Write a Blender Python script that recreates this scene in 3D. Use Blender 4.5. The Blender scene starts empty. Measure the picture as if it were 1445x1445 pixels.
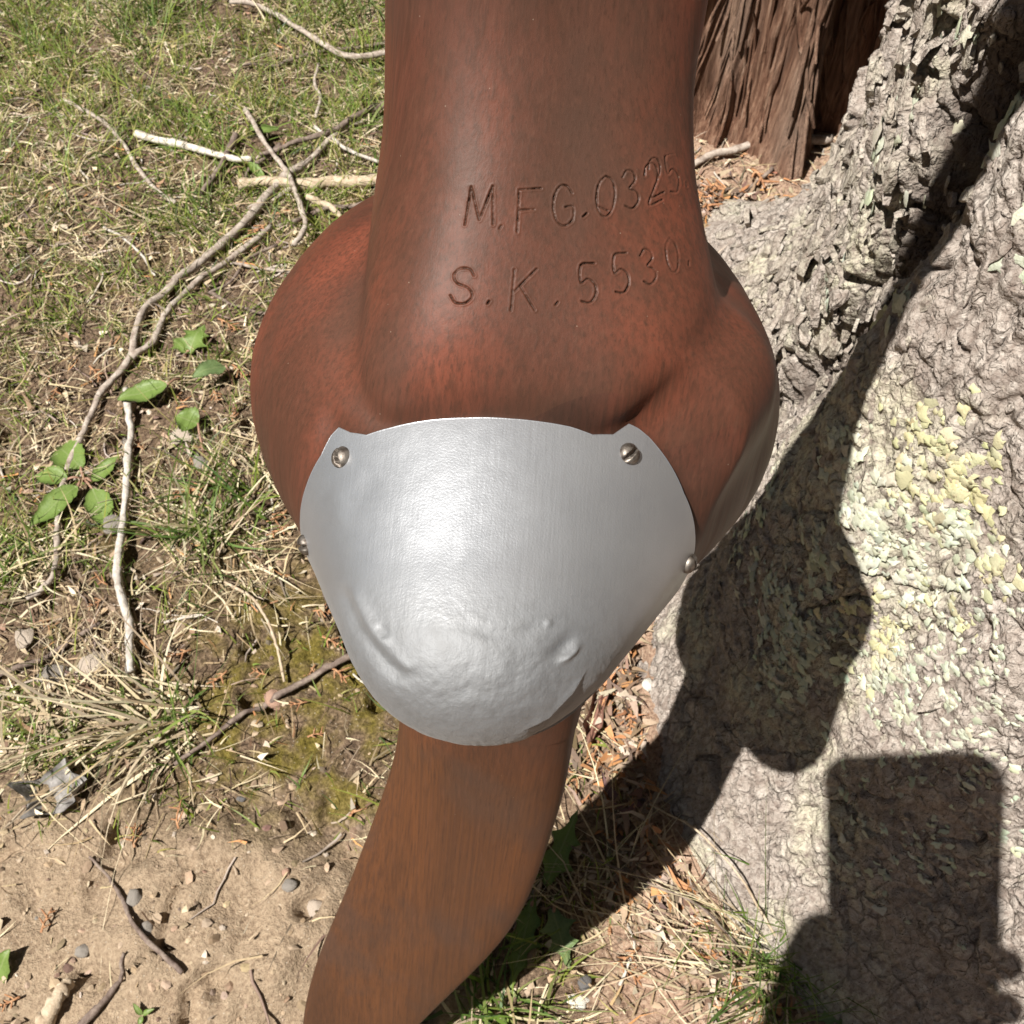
import bpy, bmesh, math, random
import numpy as np
from mathutils import Matrix, Vector

random.seed(7)
rng = np.random.default_rng(11)
sc = bpy.context.scene
COL = sc.collection

# ------------------------------------------------------------------ camera
H = 0.56                      # lens height above the ground (m)
PITCH = math.radians(55)      # looking down
FPX = 1418.0                  # focal length in pixels of the 1445 px photograph
cam_d = bpy.data.cameras.new('camera')
cam_d.sensor_width = 36.0
cam_d.lens = 36.0 * FPX / 1445.0
cam_d.clip_start = 0.01
cam_d.clip_end = 400.0
cam = bpy.data.objects.new('camera', cam_d)
cam.location = (0, 0, H)
cam.rotation_euler = (math.pi / 2 - PITCH, 0, 0)
COL.objects.link(cam)
sc.camera = cam
cam_d.dof.use_dof = True
cam_d.dof.focus_distance = 0.19
cam_d.dof.aperture_fstop = 100.0

SP, CP = math.sin(PITCH), math.cos(PITCH)
CR = np.array([1.0, 0, 0]); CU = np.array([0, SP, CP]); CF = np.array([0, CP, -SP])
CO = np.array([0, 0, H])

# ------------------------------------------------------------------ light
SUN_DIR = 0.436 * CR - 0.276 * CU + 1.0 * CF      # the way the light travels
SUN_DIR = SUN_DIR / np.linalg.norm(SUN_DIR)
sun_el = math.asin(-SUN_DIR[2])
sun_az = math.atan2(-SUN_DIR[0], -SUN_DIR[1])     # compass angle of the sun from +Y towards +X
sd = bpy.data.lights.new('sun', 'SUN')
sd.energy = 5.0
sd.angle = math.radians(0.53)
sd.color = (1.0, 0.95, 0.87)
sun = bpy.data.objects.new('sun', sd)
sun.rotation_euler = Vector(-SUN_DIR).to_track_quat('Z', 'Y').to_euler()
sun.location = tuple(-SUN_DIR * 8)
COL.objects.link(sun)

world = bpy.data.worlds.new('World')
sc.world = world
world.use_nodes = True
wn = world.node_tree
wn.nodes.clear()
sky = wn.nodes.new('ShaderNodeTexSky')
sky.sky_type = 'NISHITA'
sky.sun_disc = False
sky.sun_elevation = sun_el
sky.sun_rotation = sun_az
bg = wn.nodes.new('ShaderNodeBackground')
bg.inputs['Strength'].default_value = 0.05
wo = wn.nodes.new('ShaderNodeOutputWorld')
wn.links.new(sky.outputs[0], bg.inputs[0])
wn.links.new(bg.outputs[0], wo.inputs[0])

sc.view_settings.view_transform = 'Standard'
sc.view_settings.look = 'None'
sc.view_settings.gamma = 1.0
sc.view_settings.use_curve_mapping = False
sc.view_settings.exposure = 0.95
sc.render.film_transparent = False

# ------------------------------------------------------------------ helpers
def ray(px, py):
    return (px - 722.5) / FPX * CR - (py - 722.5) / FPX * CU + CF

def project(P):
    q = P - CO
    z = q @ CF
    return 722.5 + FPX * (q @ CR) / z, 722.5 - FPX * (q @ CU) / z

_perm = {}
def _table(seed):
    if seed not in _perm:
        r = np.random.default_rng(seed)
        p = r.permutation(256).astype(np.int32)
        g = r.normal(size=(256, 3)); g /= np.linalg.norm(g, axis=1)[:, None]
        _perm[seed] = (np.concatenate([p, p, p]), g)
    return _perm[seed]

def perlin(x, y, z=0.0, seed=0):
    x, y, z = np.broadcast_arrays(np.asarray(x, float), np.asarray(y, float), np.asarray(z, float))
    p, g = _table(seed)
    xi = np.floor(x).astype(np.int64); yi = np.floor(y).astype(np.int64); zi = np.floor(z).astype(np.int64)
    xf, yf, zf = x - xi, y - yi, z - zi
    u = xf ** 3 * (xf * (xf * 6 - 15) + 10); v = yf ** 3 * (yf * (yf * 6 - 15) + 10); w = zf ** 3 * (zf * (zf * 6 - 15) + 10)
    def corner(a, b, c):
        h = p[p[p[(xi + a) & 255] + ((yi + b) & 255)] + ((zi + c) & 255)] & 255
        gg = g[h]
        return gg[..., 0] * (xf - a) + gg[..., 1] * (yf - b) + gg[..., 2] * (zf - c)
    l = lambda a, b, t: a + t * (b - a)
    x00 = l(corner(0, 0, 0), corner(1, 0, 0), u); x10 = l(corner(0, 1, 0), corner(1, 1, 0), u)
    x01 = l(corner(0, 0, 1), corner(1, 0, 1), u); x11 = l(corner(0, 1, 1), corner(1, 1, 1), u)
    return 1.5 * l(l(x00, x10, v), l(x01, x11, v), w)

def fbm(x, y, z=0.0, seed=0, octv=4, gain=0.5):
    s = 0; a = 1.0; f = 1.0
    for k in range(octv):
        s = s + a * perlin(np.asarray(x) * f, np.asarray(y) * f, np.asarray(z) * f, seed + k)
        a *= gain; f *= 2.03
    return s

def worley(x, y, seed=0):
    """distance to nearest and second nearest feature point, cell id in 0..1"""
    x = np.asarray(x, float); y = np.asarray(y, float)
    xi = np.floor(x).astype(np.int64); yi = np.floor(y).astype(np.int64)
    r = np.random.default_rng(seed)
    fx = r.random(4096); fy = r.random(4096); fid = r.random(4096)
    d1 = np.full(x.shape, 9.0); d2 = np.full(x.shape, 9.0); cid = np.zeros(x.shape)
    for a in (-1, 0, 1):
        for b in (-1, 0, 1):
            h = (((xi + a) * 73856093) ^ ((yi + b) * 19349663)) & 4095
            d = np.hypot(xi + a + fx[h] - x, yi + b + fy[h] - y)
            nw = d < d1
            d2 = np.where(nw, d1, np.minimum(d2, d))
            cid = np.where(nw, fid[h], cid)
            d1 = np.where(nw, d, d1)
    return d1, d2, cid

def smooth(e0, e1, x):
    t = np.clip((x - e0) / (e1 - e0), 0, 1)
    return t * t * (3 - 2 * t)

# ---- material helper
class NT:
    def __init__(self, name):
        self.m = bpy.data.materials.new(name); self.m.use_nodes = True
        self.t = self.m.node_tree; self.t.nodes.clear()
        self.out = self.t.nodes.new('ShaderNodeOutputMaterial')
        self.p = self.t.nodes.new('ShaderNodeBsdfPrincipled')
        self.t.links.new(self.p.outputs[0], self.out.inputs[0])
        self.tc = self.t.nodes.new('ShaderNodeTexCoord')
    def n(self, kind, **kw):
        nd = self.t.nodes.new(kind)
        for k, v in kw.items(): setattr(nd, k, v)
        return nd
    def link(self, a, b): self.t.links.new(a, b)
    def set(self, sock, v):
        if hasattr(v, 'links') or isinstance(v, bpy.types.NodeSocket): self.link(v, sock)
        else: sock.default_value = v
    def map(self, scale, co='Object', loc=(0, 0, 0), src=None):
        m = self.n('ShaderNodeMapping')
        m.inputs['Scale'].default_value = scale; m.inputs['Location'].default_value = loc
        self.link(src if src is not None else self.tc.outputs[co], m.inputs['Vector']); return m.outputs[0]
    def noise(self, vec, scale, detail=4, rough=0.55, dist=0.0):
        nd = self.n('ShaderNodeTexNoise'); nd.inputs['Scale'].default_value = scale
        nd.inputs['Detail'].default_value = detail; nd.inputs['Roughness'].default_value = rough
        nd.inputs['Distortion'].default_value = dist
        self.link(vec, nd.inputs['Vector']); return nd.outputs[0]
    def voro(self, vec, scale, feature='F1', rnd=1.0):
        nd = self.n('ShaderNodeTexVoronoi', feature=feature); nd.inputs['Scale'].default_value = scale
        nd.inputs['Randomness'].default_value = rnd
        self.link(vec, nd.inputs['Vector']); return nd
    def ramp(self, fac, stops):
        nd = self.n('ShaderNodeValToRGB'); cr = nd.color_ramp
        while len(cr.elements) < len(stops): cr.elements.new(0.5)
        for e, (p, c) in zip(cr.elements, stops):
            e.position = p; e.color = (*c, 1) if len(c) == 3 else c
        self.link(fac, nd.inputs[0]); return nd.outputs[0]
    def rng(self, fac, a, b, c=0.0, d=1.0):
        nd = self.n('ShaderNodeMapRange'); nd.inputs[1].default_value = a; nd.inputs[2].default_value = b
        nd.inputs[3].default_value = c; nd.inputs[4].default_value = d
        self.link(fac, nd.inputs[0]); return nd.outputs[0]
    def mix(self, fac, a, b, mode='MIX'):
        nd = self.n('ShaderNodeMix', data_type='RGBA', blend_type=mode)
        self.set(nd.inputs[0], fac)
        for s, v in ((nd.inputs[6], a), (nd.inputs[7], b)):
            if isinstance(v, tuple): s.default_value = (*v, 1) if len(v) == 3 else v
            else: self.link(v, s)
        return nd.outputs[2]
    def math(self, op, a, b=0.5):
        nd = self.n('ShaderNodeMath', operation=op)
        self.set(nd.inputs[0], a); self.set(nd.inputs[1], b); return nd.outputs[0]
    def attr(self, name):
        nd = self.n('ShaderNodeAttribute'); nd.attribute_name = name; return nd
    def bump(self, h, strength=0.5, dist=0.001, prev=None):
        nd = self.n('ShaderNodeBump'); nd.inputs['Strength'].default_value = strength
        nd.inputs['Distance'].default_value = dist
        self.link(h, nd.inputs['Height'])
        if prev is not None: self.link(prev, nd.inputs['Normal'])
        return nd.outputs[0]
    def done(self, color=None, rough=None, normal=None, metal=None, spec=None):
        if color is not None: self.set(self.p.inputs['Base Color'], (*color, 1) if isinstance(color, tuple) and len(color) == 3 else color)
        if rough is not None: self.set(self.p.inputs['Roughness'], rough)
        if normal is not None: self.link(normal, self.p.inputs['Normal'])
        if metal is not None: self.p.inputs['Metallic'].default_value = metal
        if spec is not None: self.p.inputs['Specular IOR Level'].default_value = spec
        return self.m

# ---- object helpers
def mesh_np(name, V, F, smooth_shade=True, normals=None, cols=None, colname='Col'):
    me = bpy.data.meshes.new(name)
    V = np.asarray(V, np.float32)
    if isinstance(F, np.ndarray):
        k = F.shape[1]; nf = len(F)
        me.vertices.add(len(V)); me.vertices.foreach_set('co', V.ravel())
        me.loops.add(nf * k); me.loops.foreach_set('vertex_index', F.astype(np.int32).ravel())
        me.polygons.add(nf); me.polygons.foreach_set('loop_start', np.arange(0, nf * k, k, dtype=np.int32))
        me.update(calc_edges=True)
        me.validate()
    else:
        me.from_pydata(V.tolist(), [], F); me.update()
    me.polygons.foreach_set('use_smooth', np.full(len(me.polygons), smooth_shade))
    if cols is not None:
        at = me.color_attributes.new(colname, 'FLOAT_COLOR', 'POINT')
        c = np.ones((len(V), 4), np.float32); c[:, :cols.shape[1]] = cols
        at.data.foreach_set('color', c.ravel())
    if normals is not None:
        me.normals_split_custom_set_from_vertices(np.asarray(normals, np.float32).tolist())
    return me

def link(name, me, mat, parent=None, loc=None):
    o = bpy.data.objects.new(name, me)
    if me is not None and mat is not None and not me.materials: me.materials.append(mat)
    COL.objects.link(o)
    if parent is not None: o.parent = parent
    if loc is not None: o.location = loc
    return o

def tag(o, label=None, cat=None, group=None, kind=None):
    if label: o['label'] = label
    if cat: o['category'] = cat
    if group: o['group'] = group
    if kind: o['kind'] = kind
    return o

def empty(name, loc, label=None, cat=None, group=None):
    o = bpy.data.objects.new(name, None); COL.objects.link(o)
    o.location = tuple(loc); o.empty_display_size = 0.02
    return tag(o, label, cat, group)

def grid_faces(nr, nc, wrap=False):
    i = np.arange(nr - 1)[:, None]; j = np.arange(nc if wrap else nc - 1)[None, :]
    j2 = (j + 1) % nc
    a = i * nc + j; b = i * nc + j2; c = (i + 1) * nc + j2; d = (i + 1) * nc + j
    return np.stack([a, b, c, d], -1).reshape(-1, 4)

def catmull(P, n):
    P = np.asarray(P, float)
    if len(P) == 2: return P[0] + (P[1] - P[0]) * np.linspace(0, 1, n)[:, None]
    Q = np.vstack([2 * P[0] - P[1], P, 2 * P[-1] - P[-2]])
    t = np.linspace(0, len(P) - 1 - 1e-9, n); i = t.astype(int); f = (t - i)[:, None]
    p0, p1, p2, p3 = Q[i], Q[i + 1], Q[i + 2], Q[i + 3]
    return 0.5 * (2 * p1 + (p2 - p0) * f + (2 * p0 - 5 * p1 + 4 * p2 - p3) * f ** 2 + (3 * p1 - p0 - 3 * p2 + p3) * f ** 3)

def tube_np(path, rad, sides=10, wob=0.0, seed=0, cap=True):
    """tube along path (n,3) with radius array; returns V, F(list)"""
    path = np.asarray(path); n = len(path); rad = np.broadcast_to(rad, (n,)).astype(float)
    T = np.gradient(path, axis=0); T /= np.linalg.norm(T, axis=1)[:, None] + 1e-12
    up = np.array([0.13, 0.21, 0.97]); A = np.cross(T, up); A /= np.linalg.norm(A, axis=1)[:, None] + 1e-9
    B = np.cross(T, A)
    ang = np.arange(sides) * 2 * np.pi / sides
    r = rad[:, None] * (1 + wob * perlin(np.arange(n)[:, None] * 0.45, np.cos(ang)[None] * 1.3, np.sin(ang)[None] * 1.3, seed))
    V = path[:, None] + r[..., None] * (np.cos(ang)[None, :, None] * A[:, None] + np.sin(ang)[None, :, None] * B[:, None])
    V = V.reshape(-1, 3)
    F = grid_faces(n, sides, True).tolist()
    if cap:
        F.append(list(range(sides))[::-1]); F.append([(n - 1) * sides + k for k in range(sides)])
    return V, F

def join_parts(parts):
    VV = []; FF = []; o = 0
    for V, F in parts:
        VV.append(np.asarray(V)); FF += [[i + o for i in f] for f in F]; o += len(V)
    return np.vstack(VV), FF

# ------------------------------------------------------------------ ground
def ground_z(x, y):
    x = np.asarray(x, float); y = np.asarray(y, float)
    near = np.exp(-((np.hypot(x, y - 0.5)) / 3.0) ** 2)
    z = 0.012 * perlin(x * 4, y * 4, 0.3, 3) + 0.006 * perlin(x * 11, y * 11, 1.3, 4)
    # swelling towards the foot of the big tree
    d = np.hypot(x - 0.43, y - 0.33)
    z = z + 0.035 * np.exp(-((d - 0.30) / 0.10) ** 2)
    return z * near

def gp(px, py, dz=0.0):
    """ground point seen at a place of the photograph"""
    r = ray(px, py); t = -H / r[2]
    for _ in range(4):
        P = CO + r * t; t = (ground_z(P[0], P[1]) + dz - H) / r[2]
    P = CO + r * t
    return np.array([P[0], P[1], float(ground_z(P[0], P[1])) + dz])
# ------------------------------------------------------------------ propeller: carved wood body, metal cap, screws
lean = math.radians(14)
S_ = np.array([0.085, math.sin(lean), math.cos(lean)]); S_ /= np.linalg.norm(S_)
N_ = np.array([-0.035, -math.cos(lean), math.sin(lean)]); N_ -= S_ * (N_ @ S_); N_ /= np.linalg.norm(N_)
C_ = np.cross(S_, N_)
P0 = CO + CR * 0.0008 + CU * 0.026 + CF * 0.220            # middle of the hub
to_world = lambda L: P0 + L[..., 0:1] * C_ + L[..., 1:2] * S_ + L[..., 2:3] * N_
to_local = lambda W: np.stack([(W - P0) @ C_, (W - P0) @ S_, (W - P0) @ N_], -1)

KS = 0.80                                                     # the hub is an oval: lower than wide
prof_n = np.array([-.046, -.043, -.034, -.02, -.005, .006, .018, .030, .042, .053, .062, .069, .0755, .0808, .0848, .0871, .0880, .0883])
prof_r = np.array([0, .034, .047, .0535, .0560, .0562, .0530, .0468, .0392, .0327, .0278, .0240, .0205, .0168, .0122, .0070, .0034, 0])
_pc = catmull(np.stack([prof_n, prof_r], 1), 700)
gN = np.linspace(-.08, .13, 211); gR = np.linspace(0, .12, 121)
def _build_2d():
    A, B = np.meshgrid(gN, gR, indexing='ij')
    d = np.full(A.shape, 9.0)
    for k in range(0, 700, 2): d = np.minimum(d, np.hypot(A - _pc[k, 0], B - _pc[k, 1]))
    ri = np.interp(A, np.maximum.accumulate(_pc[:, 0]), _pc[:, 1], left=-1, right=-1)
    return np.where(B < ri, -d, d)
_g2 = _build_2d()
# outline of the metal cap: angle round the hub axis (0 = up the blade) and place along it
CAP_A = np.array([-180, -150, -125, -110, -101, -84, -71, -59, -53, -49.5, -46, -41, -33, -22, -12, 0, 8, 16, 22.5, 28, 31.0, 34, 38, 46, 59, 76, 91, 106, 125, 150, 180])
CAP_N = np.array([.0605, .0580, .0540, .0514, .0500, .0492, .0481, .0466, .0449, .0445, .0466, .0484, .0488, .0491, .0494, .0494, .0492, .0489, .0490, .0476, .0447, .0446, .0449, .0460, .0479, .0489, .0496, .0514, .0540, .0580, .0605])
def ks_of(n, s):
    """the nose is flatter above its axis than below"""
    t = smooth(.050, .080, n)
    return KS * np.where(s > 0, 1 - .105 * t, 1 + .04 * t)
def hub_sdf(c, s, n):
    ks = ks_of(n, s)
    c = c + 0.06 * np.clip(n - .02, 0, 1)                      # the nose leans a touch to one side
    rho = np.hypot(c, s / ks)
    i = np.clip((n - gN[0]) / (gN[1] - gN[0]), 0, len(gN) - 1.001); j = np.clip(rho / (gR[1] - gR[0]), 0, len(gR) - 1.001)
    ii = i.astype(int); jj = j.astype(int); fi = i - ii; fj = j - jj
    g = _g2
    aa = np.degrees(np.arctan2(c, s / ks)); wn2 = np.exp(-(np.minimum(n - .034, 0) / .017) ** 2) * smooth(0, .0040, np.interp(aa, CAP_A, CAP_N) - .0004 - n)
    sh = wn2 * (.0112 * np.exp(-((aa - 44) / 21) ** 2) + .0016 * np.exp(-((aa + 54) / 22) ** 2))      # carved shoulders beside the blade root
    return -sh + (g[ii, jj] * (1 - fi) * (1 - fj) + g[ii + 1, jj] * fi * (1 - fj) + g[ii, jj + 1] * (1 - fi) * fj + g[ii + 1, jj + 1] * fi * fj) * 0.92

# blade sections along the span: left edge, right edge, front, back, twist (deg)
UP = np.array([
    # s      left     right    nf      nb     twist   power
    [.000, -.0270,  .0150,  .0475, -.034,   0,  5.0],
    [.024, -.0282,  .0195,  .0490, -.032,   0,  5.0],
    [.030, -.0290,  .0240,  .0485, -.031,   0,  4.6],
    [.036, -.0295,  .0285,  .0466, -.030,   2,  4.0],
    [.042, -.0297,  .0308,  .0432, -.028,   5,  3.5],
    [.050, -.0286,  .0280,  .0372, -.026,   8,  3.1],
    [.058, -.0279,  .0255,  .0315, -.024,  11,  2.8],
    [.070, -.0280,  .0242,  .0245, -.021,  13,  2.5],
    [.084, -.0282,  .0250,  .0186, -.017,  15,  2.35],
    [.105, -.0276,  .0250,  .0140, -.013,  18,  2.3],
    [.150, -.0275,  .0280,  .0100, -.009,  20,  2.2],
    [.220, -.0195,  .0415,  .0075, -.0065, 18,  2.1],
    [.300,  .0065,  .0590,  .0055, -.0050, 15,  2.1],
    [.360,  .0275,  .0660,  .0040, -.0036, 13,  2.1],
    [.395,  .0340,  .0605,  .0026, -.0024, 12,  2.1],
    [.405,  .0440,  .0530,  .0008, -.0008, 12,  2.1]])
LOW = UP.copy()
UP[10:14, 2] += np.array([.008, .016, .016, .010]); UP[10:14, 1] -= np.array([.003, .006, .008, .006])
def interp_tab(T, s):
    cs = catmull(T, 600)
    return [np.interp(s, cs[:, 0], cs[:, k]) for k in range(1, 7)]
def section(T, s):
    l, r, nf, nb, tw, pw = interp_tab(T, s)
    return (l + r) / 2, (r - l) / 2, (nf + nb) / 2, (nf - nb) / 2, np.radians(tw), pw
def blade_sdf(T, c, s, n):
    s1 = s[0, :, 0]
    c0, a, n0, b, tw, pw = [v[None, :, None] for v in section(T, s1)]
    x = c - c0; y = n - n0
    xr = x * np.cos(tw) - y * np.sin(tw); yr = x * np.sin(tw) + y * np.cos(tw)
    u = np.abs(xr) / a; v = np.abs(yr) / b
    g = (u ** pw + v ** pw) ** (1 / pw)
    q = np.maximum(g, 1e-4)
    grad = np.hypot(u ** (pw - 1) / a, v ** (pw - 1) / b) / q ** (pw - 1)
    return (g - 1) / np.maximum(grad, 1 / np.maximum(a, b) * .7)

def smin(a, b, k):
    h = np.clip(0.5 + 0.5 * (b - a) / k, 0, 1)
    return b + (a - b) * h - k * h * (1 - h)

def surface_nets(f, org, h):
    """quads of the zero level of a grid"""
    ins = f < 0
    nx, ny, nz = f.shape
    acc = np.zeros((nx - 1, ny - 1, nz - 1, 3), np.float32); cnt = np.zeros((nx - 1, ny - 1, nz - 1), np.float32)
    for ax in range(3):
        sl0 = [slice(None)] * 3; sl1 = [slice(None)] * 3
        sl0[ax] = slice(0, -1); sl1[ax] = slice(1, None)
        a = f[tuple(sl0)]; b = f[tuple(sl1)]
        m = (a < 0) != (b < 0)
        idx = np.argwhere(m); t = a[m] / (a[m] - b[m])
        pt = idx.astype(np.float32); pt[:, ax] += t
        oth = [k for k in range(3) if k != ax]
        for da in (0, -1):
            for db in (0, -1):
                cc = idx.copy(); cc[:, oth[0]] += da; cc[:, oth[1]] += db
                ok = (cc >= 0).all(1) & (cc < np.array([nx - 1, ny - 1, nz - 1])).all(1)
                lin = np.ravel_multi_index(cc[ok].T, cnt.shape)
                np.add.at(cnt.ravel(), lin, 1)
                for k in range(3): np.add.at(acc.reshape(-1, 3)[:, k], lin, pt[ok][:, k])
    act = cnt.ravel() > 0
    vid = np.full(cnt.size, -1, np.int64); vid[act] = np.arange(act.sum())
    V = acc.reshape(-1, 3)[act] / cnt.ravel()[act][:, None] * h + org
    Q = []
    for ax in range(3):
        sl0 = [slice(None)] * 3; sl1 = [slice(None)] * 3
        sl0[ax] = slice(0, -1); sl1[ax] = slice(1, None)
        m = ins[tuple(sl0)] != ins[tuple(sl1)]
        idx = np.argwhere(m); o0, o1 = [(1, 2), (2, 0), (0, 1)][ax]
        ok = (idx[:, o0] > 0) & (idx[:, o1] > 0) & (idx[:, o0] < f.shape[o0] - 1) & (idx[:, o1] < f.shape[o1] - 1)
        idx = idx[ok]; flip = ~ins[tuple(idx.T)]
        def cell(d0, d1):
            cc = idx.copy(); cc[:, o0] += d0; cc[:, o1] += d1
            return vid[np.ravel_multi_index(cc.T, cnt.shape)]
        q = np.stack([cell(-1, -1), cell(0, -1), cell(0, 0), cell(-1, 0)], 1)
        q[flip] = q[flip][:, ::-1]
        Q.append(q)
    return V, np.vstack(Q)

hs = 0.00085
S_CUT = 0.104
cx = np.arange(-.068, .0685, hs); sx = np.arange(-S_CUT - hs, S_CUT + 1.5 * hs, hs); nx = np.arange(-.052, .094, hs)
c3, s3, n3 = [a.astype(np.float32) for a in np.meshgrid(cx, sx, nx, indexing='ij')]
f_hub = hub_sdf(c3, s3, n3).astype(np.float32)
f_up = blade_sdf(UP, c3, s3, n3); f_up = np.maximum(f_up, -(s3 - 0.004)).astype(np.float32)
# the lower blade is the same blade turned half a turn about the axis
f_lo = blade_sdf(LOW, -c3[:, ::-1], -s3[:, ::-1], n3[:, ::-1])[:, ::-1]
f_lo = np.maximum(f_lo, s3 + 0.004).astype(np.float32)
f_bl = np.minimum(f_up, f_lo)
# the root of the blade stands proud of the hub with a crisp crease
k_ = .0010 + .0035 * smooth(.042, .030, s3) * smooth(.012, .022, np.abs(c3)) * smooth(.047, .038, n3)
k_ = k_ + .0075 * smooth(.054, .042, s3) * smooth(.008, .018, c3) * smooth(.046, .041, n3)
f_sh = smin(f_hub, f_bl, k_)
f_all = smin(f_sh, f_bl - .0002 * smooth(.060, .045, s3), .0008).astype(np.float32)
del k_, f_sh
pV, pF = surface_nets(f_all, np.array([cx[0], sx[0], nx[0]]), hs)
del c3, s3, n3
def samp(f, V):
    i = [np.clip((V[:, k] - (cx, sx, nx)[k][0]) / hs, 0, f.shape[k] - 1.001) for k in range(3)]
    ii = [a.astype(int) for a in i]; fr = [a - b for a, b in zip(i, ii)]
    r = 0
    for a in (0, 1):
        for b in (0, 1):
            for c in (0, 1):
                w = (fr[0] if a else 1 - fr[0]) * (fr[1] if b else 1 - fr[1]) * (fr[2] if c else 1 - fr[2])
                r = r + w * f[ii[0] + a, ii[1] + b, ii[2] + c]
    return r
def relax(V, F, it):
    """light umbrella smoothing of the carved surface"""
    e = np.vstack([F[:, [0, 1]], F[:, [1, 2]], F[:, [2, 3]], F[:, [3, 0]]])
    for _ in range(it):
        s = np.zeros_like(V); c = np.zeros(len(V))
        for a, b in ((0, 1), (1, 0)):
            for k in range(3): s[:, k] += np.bincount(e[:, a], V[e[:, b], k], len(V))
            c += np.bincount(e[:, a], minlength=len(V))
        V = V * 0.4 + 0.6 * s / np.maximum(c, 1)[:, None]
    return V
pV = relax(pV.astype(float), pF, 3)

def vnormals(V, F):
    d1 = V[F[:, 2]] - V[F[:, 0]]; d2 = V[F[:, 3 if F.shape[1] == 4 else 1]] - V[F[:, 1 if F.shape[1] == 4 else 0]]
    fn = np.cross(d1, d2) if F.shape[1] == 4 else np.cross(V[F[:, 1]] - V[F[:, 0]], V[F[:, 2]] - V[F[:, 0]])
    N = np.zeros_like(V)
    for k in range(F.shape[1]):
        for j in range(3): N[:, j] += np.bincount(F[:, k], fn[:, j], len(V))
    return N / (np.linalg.norm(N, axis=1)[:, None] + 1e-20)

# ---- stamped lettering: the strokes as struck into the face (photograph pixels; size follows the stamp set)
def stroke_letters():
    L = []
    def add(ch, cx_, cy_, w, h, sl=0.0, rot=0.0):
        G = {
         'M': [[(0, 0), (.12, 1)], [(.12, 1), (.5, .12), (.88, 1)], [(.88, 1), (1, 0)]],
         'F': [[(.1, 0), (.1, 1), (1, 1)], [(.1, .52), (.75, .52)]],
         'G': [[(.95, .78), (.75, .97), (.45, 1), (.15, .82), (.02, .5), (.12, .17), (.42, 0), (.75, .03), (.95, .18), (.95, .45), (.6, .45)]],
         '0': [[(.5, 1), (.85, .85), (1, .5), (.85, .15), (.5, 0), (.15, .15), (0, .5), (.15, .85), (.5, 1)]],
         '3': [[(.05, .85), (.4, 1), (.8, .9), (.85, .68), (.45, .53), (.9, .38), (.95, .15), (.5, 0), (.05, .12)]],
         '2': [[(.05, .75), (.2, .95), (.6, 1), (.92, .8), (.8, .5), (.1, 0), (1, 0)]],
         '5': [[(.95, 1), (.2, 1), (.12, .55), (.55, .62), (.92, .45), (.95, .2), (.6, 0), (.1, .06)]],
         'S': [[(.92, .8), (.7, .98), (.3, .98), (.08, .78), (.25, .56), (.7, .46), (.95, .25), (.75, .03), (.3, 0), (.04, .2)]],
         'K': [[(.12, 0), (.12, 1)], [(.95, 1), (.12, .42)], [(.38, .6), (1, 0)]],
         '.': [[(.4, .02), (.6, .12)]],
        }[ch]
        cr_, sr_ = math.cos(rot), math.sin(rot)
        for pl in G:
            pts = []
            for (u, v) in pl:
                x = (u - .5) * w + (v - .5) * sl * h; y = -(v - .5) * h
                pts.append((cx_ + x * cr_ - y * sr_, cy_ + x * sr_ + y * cr_))
            L.append((catmull(pts, 28) if len(pts) > 3 else np.array(pts), 1.0))
    t = math.radians
    add('M', 678, 290, 40, 54, .10, t(-1)); add('.', 708, 303, 12, 40, .2, t(-6))
    add('F', 745, 297, 34, 60, .12, t(-4)); add('G', 795, 290, 30, 56, .08, t(-8))
    add('.', 832, 285, 18, 40, .5, t(-8)); add('0', 855, 277, 27, 56, .22, t(-12))
    add('3', 890, 267, 22, 54, .18, t(-16)); add('2', 921, 258, 22, 54, .22, t(-19)); add('2', 925, 249, 20, 50, .25, t(-19))
    add('5', 949, 245, 17, 52, .2, t(-22)); add('.', 962, 240, 8, 50, 0, t(-20))
    add('S', 653, 403, 34, 50, .06, t(4)); add('.', 691, 408, 12, 44, .1, 0)
    add('K', 738, 409, 38, 58, .12, t(-2)); add('.', 790, 409, 14, 44, .3, t(-4))
    add('5', 829, 400, 25, 54, .08, t(-8)); add('5', 876, 386, 23, 54, .12, t(-12))
    add('3', 915, 376, 20, 50, .1, t(-14)); add('0', 949, 360, 17, 48, .12, t(-16)); add('.', 966, 352, 8, 48, 0, t(-18))
    # small nicks left by the tool
    L.append((np.array([(846, 292), (858, 297)]), 1.3)); L.append((np.array([(470, 478), (471, 488)]), .8)); L.append((np.array([(475, 477), (475, 485)]), .7))
    return L
LETTERS = stroke_letters()
def letter_depth(px, py):
    d = np.full(px.shape, 99.0)
    for pl, wgt in LETTERS:
        for a, b in zip(pl[:-1], pl[1:]):
            ab = b - a; L2 = ab @ ab + 1e-9
            t = np.clip(((px - a[0]) * ab[0] + (py - a[1]) * ab[1]) / L2, 0, 1)
            d = np.minimum(d, np.hypot(px - a[0] - t * ab[0], py - a[1] - t * ab[1]) / wgt)
    d = d + 0.7 * perlin(px * .12, py * .12, 0, 61)
    cut = -0.00034 * (1 - .45 * smooth(905, 950, px)) * (1 - smooth(0.0, 1.7, d)) * np.clip(.75 + .9 * perlin(px * .06, py * .06, 3, 62) + .5 * perlin(px * .25, py * .25, 3, 64), .1, 1.6)
    lip = 0.00004 * np.exp(-((d - 3.2) / 1.1) ** 2) * (1 + 1.2 * perlin(px * .09, py * .09, 7, 63))
    return cut + lip

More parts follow.
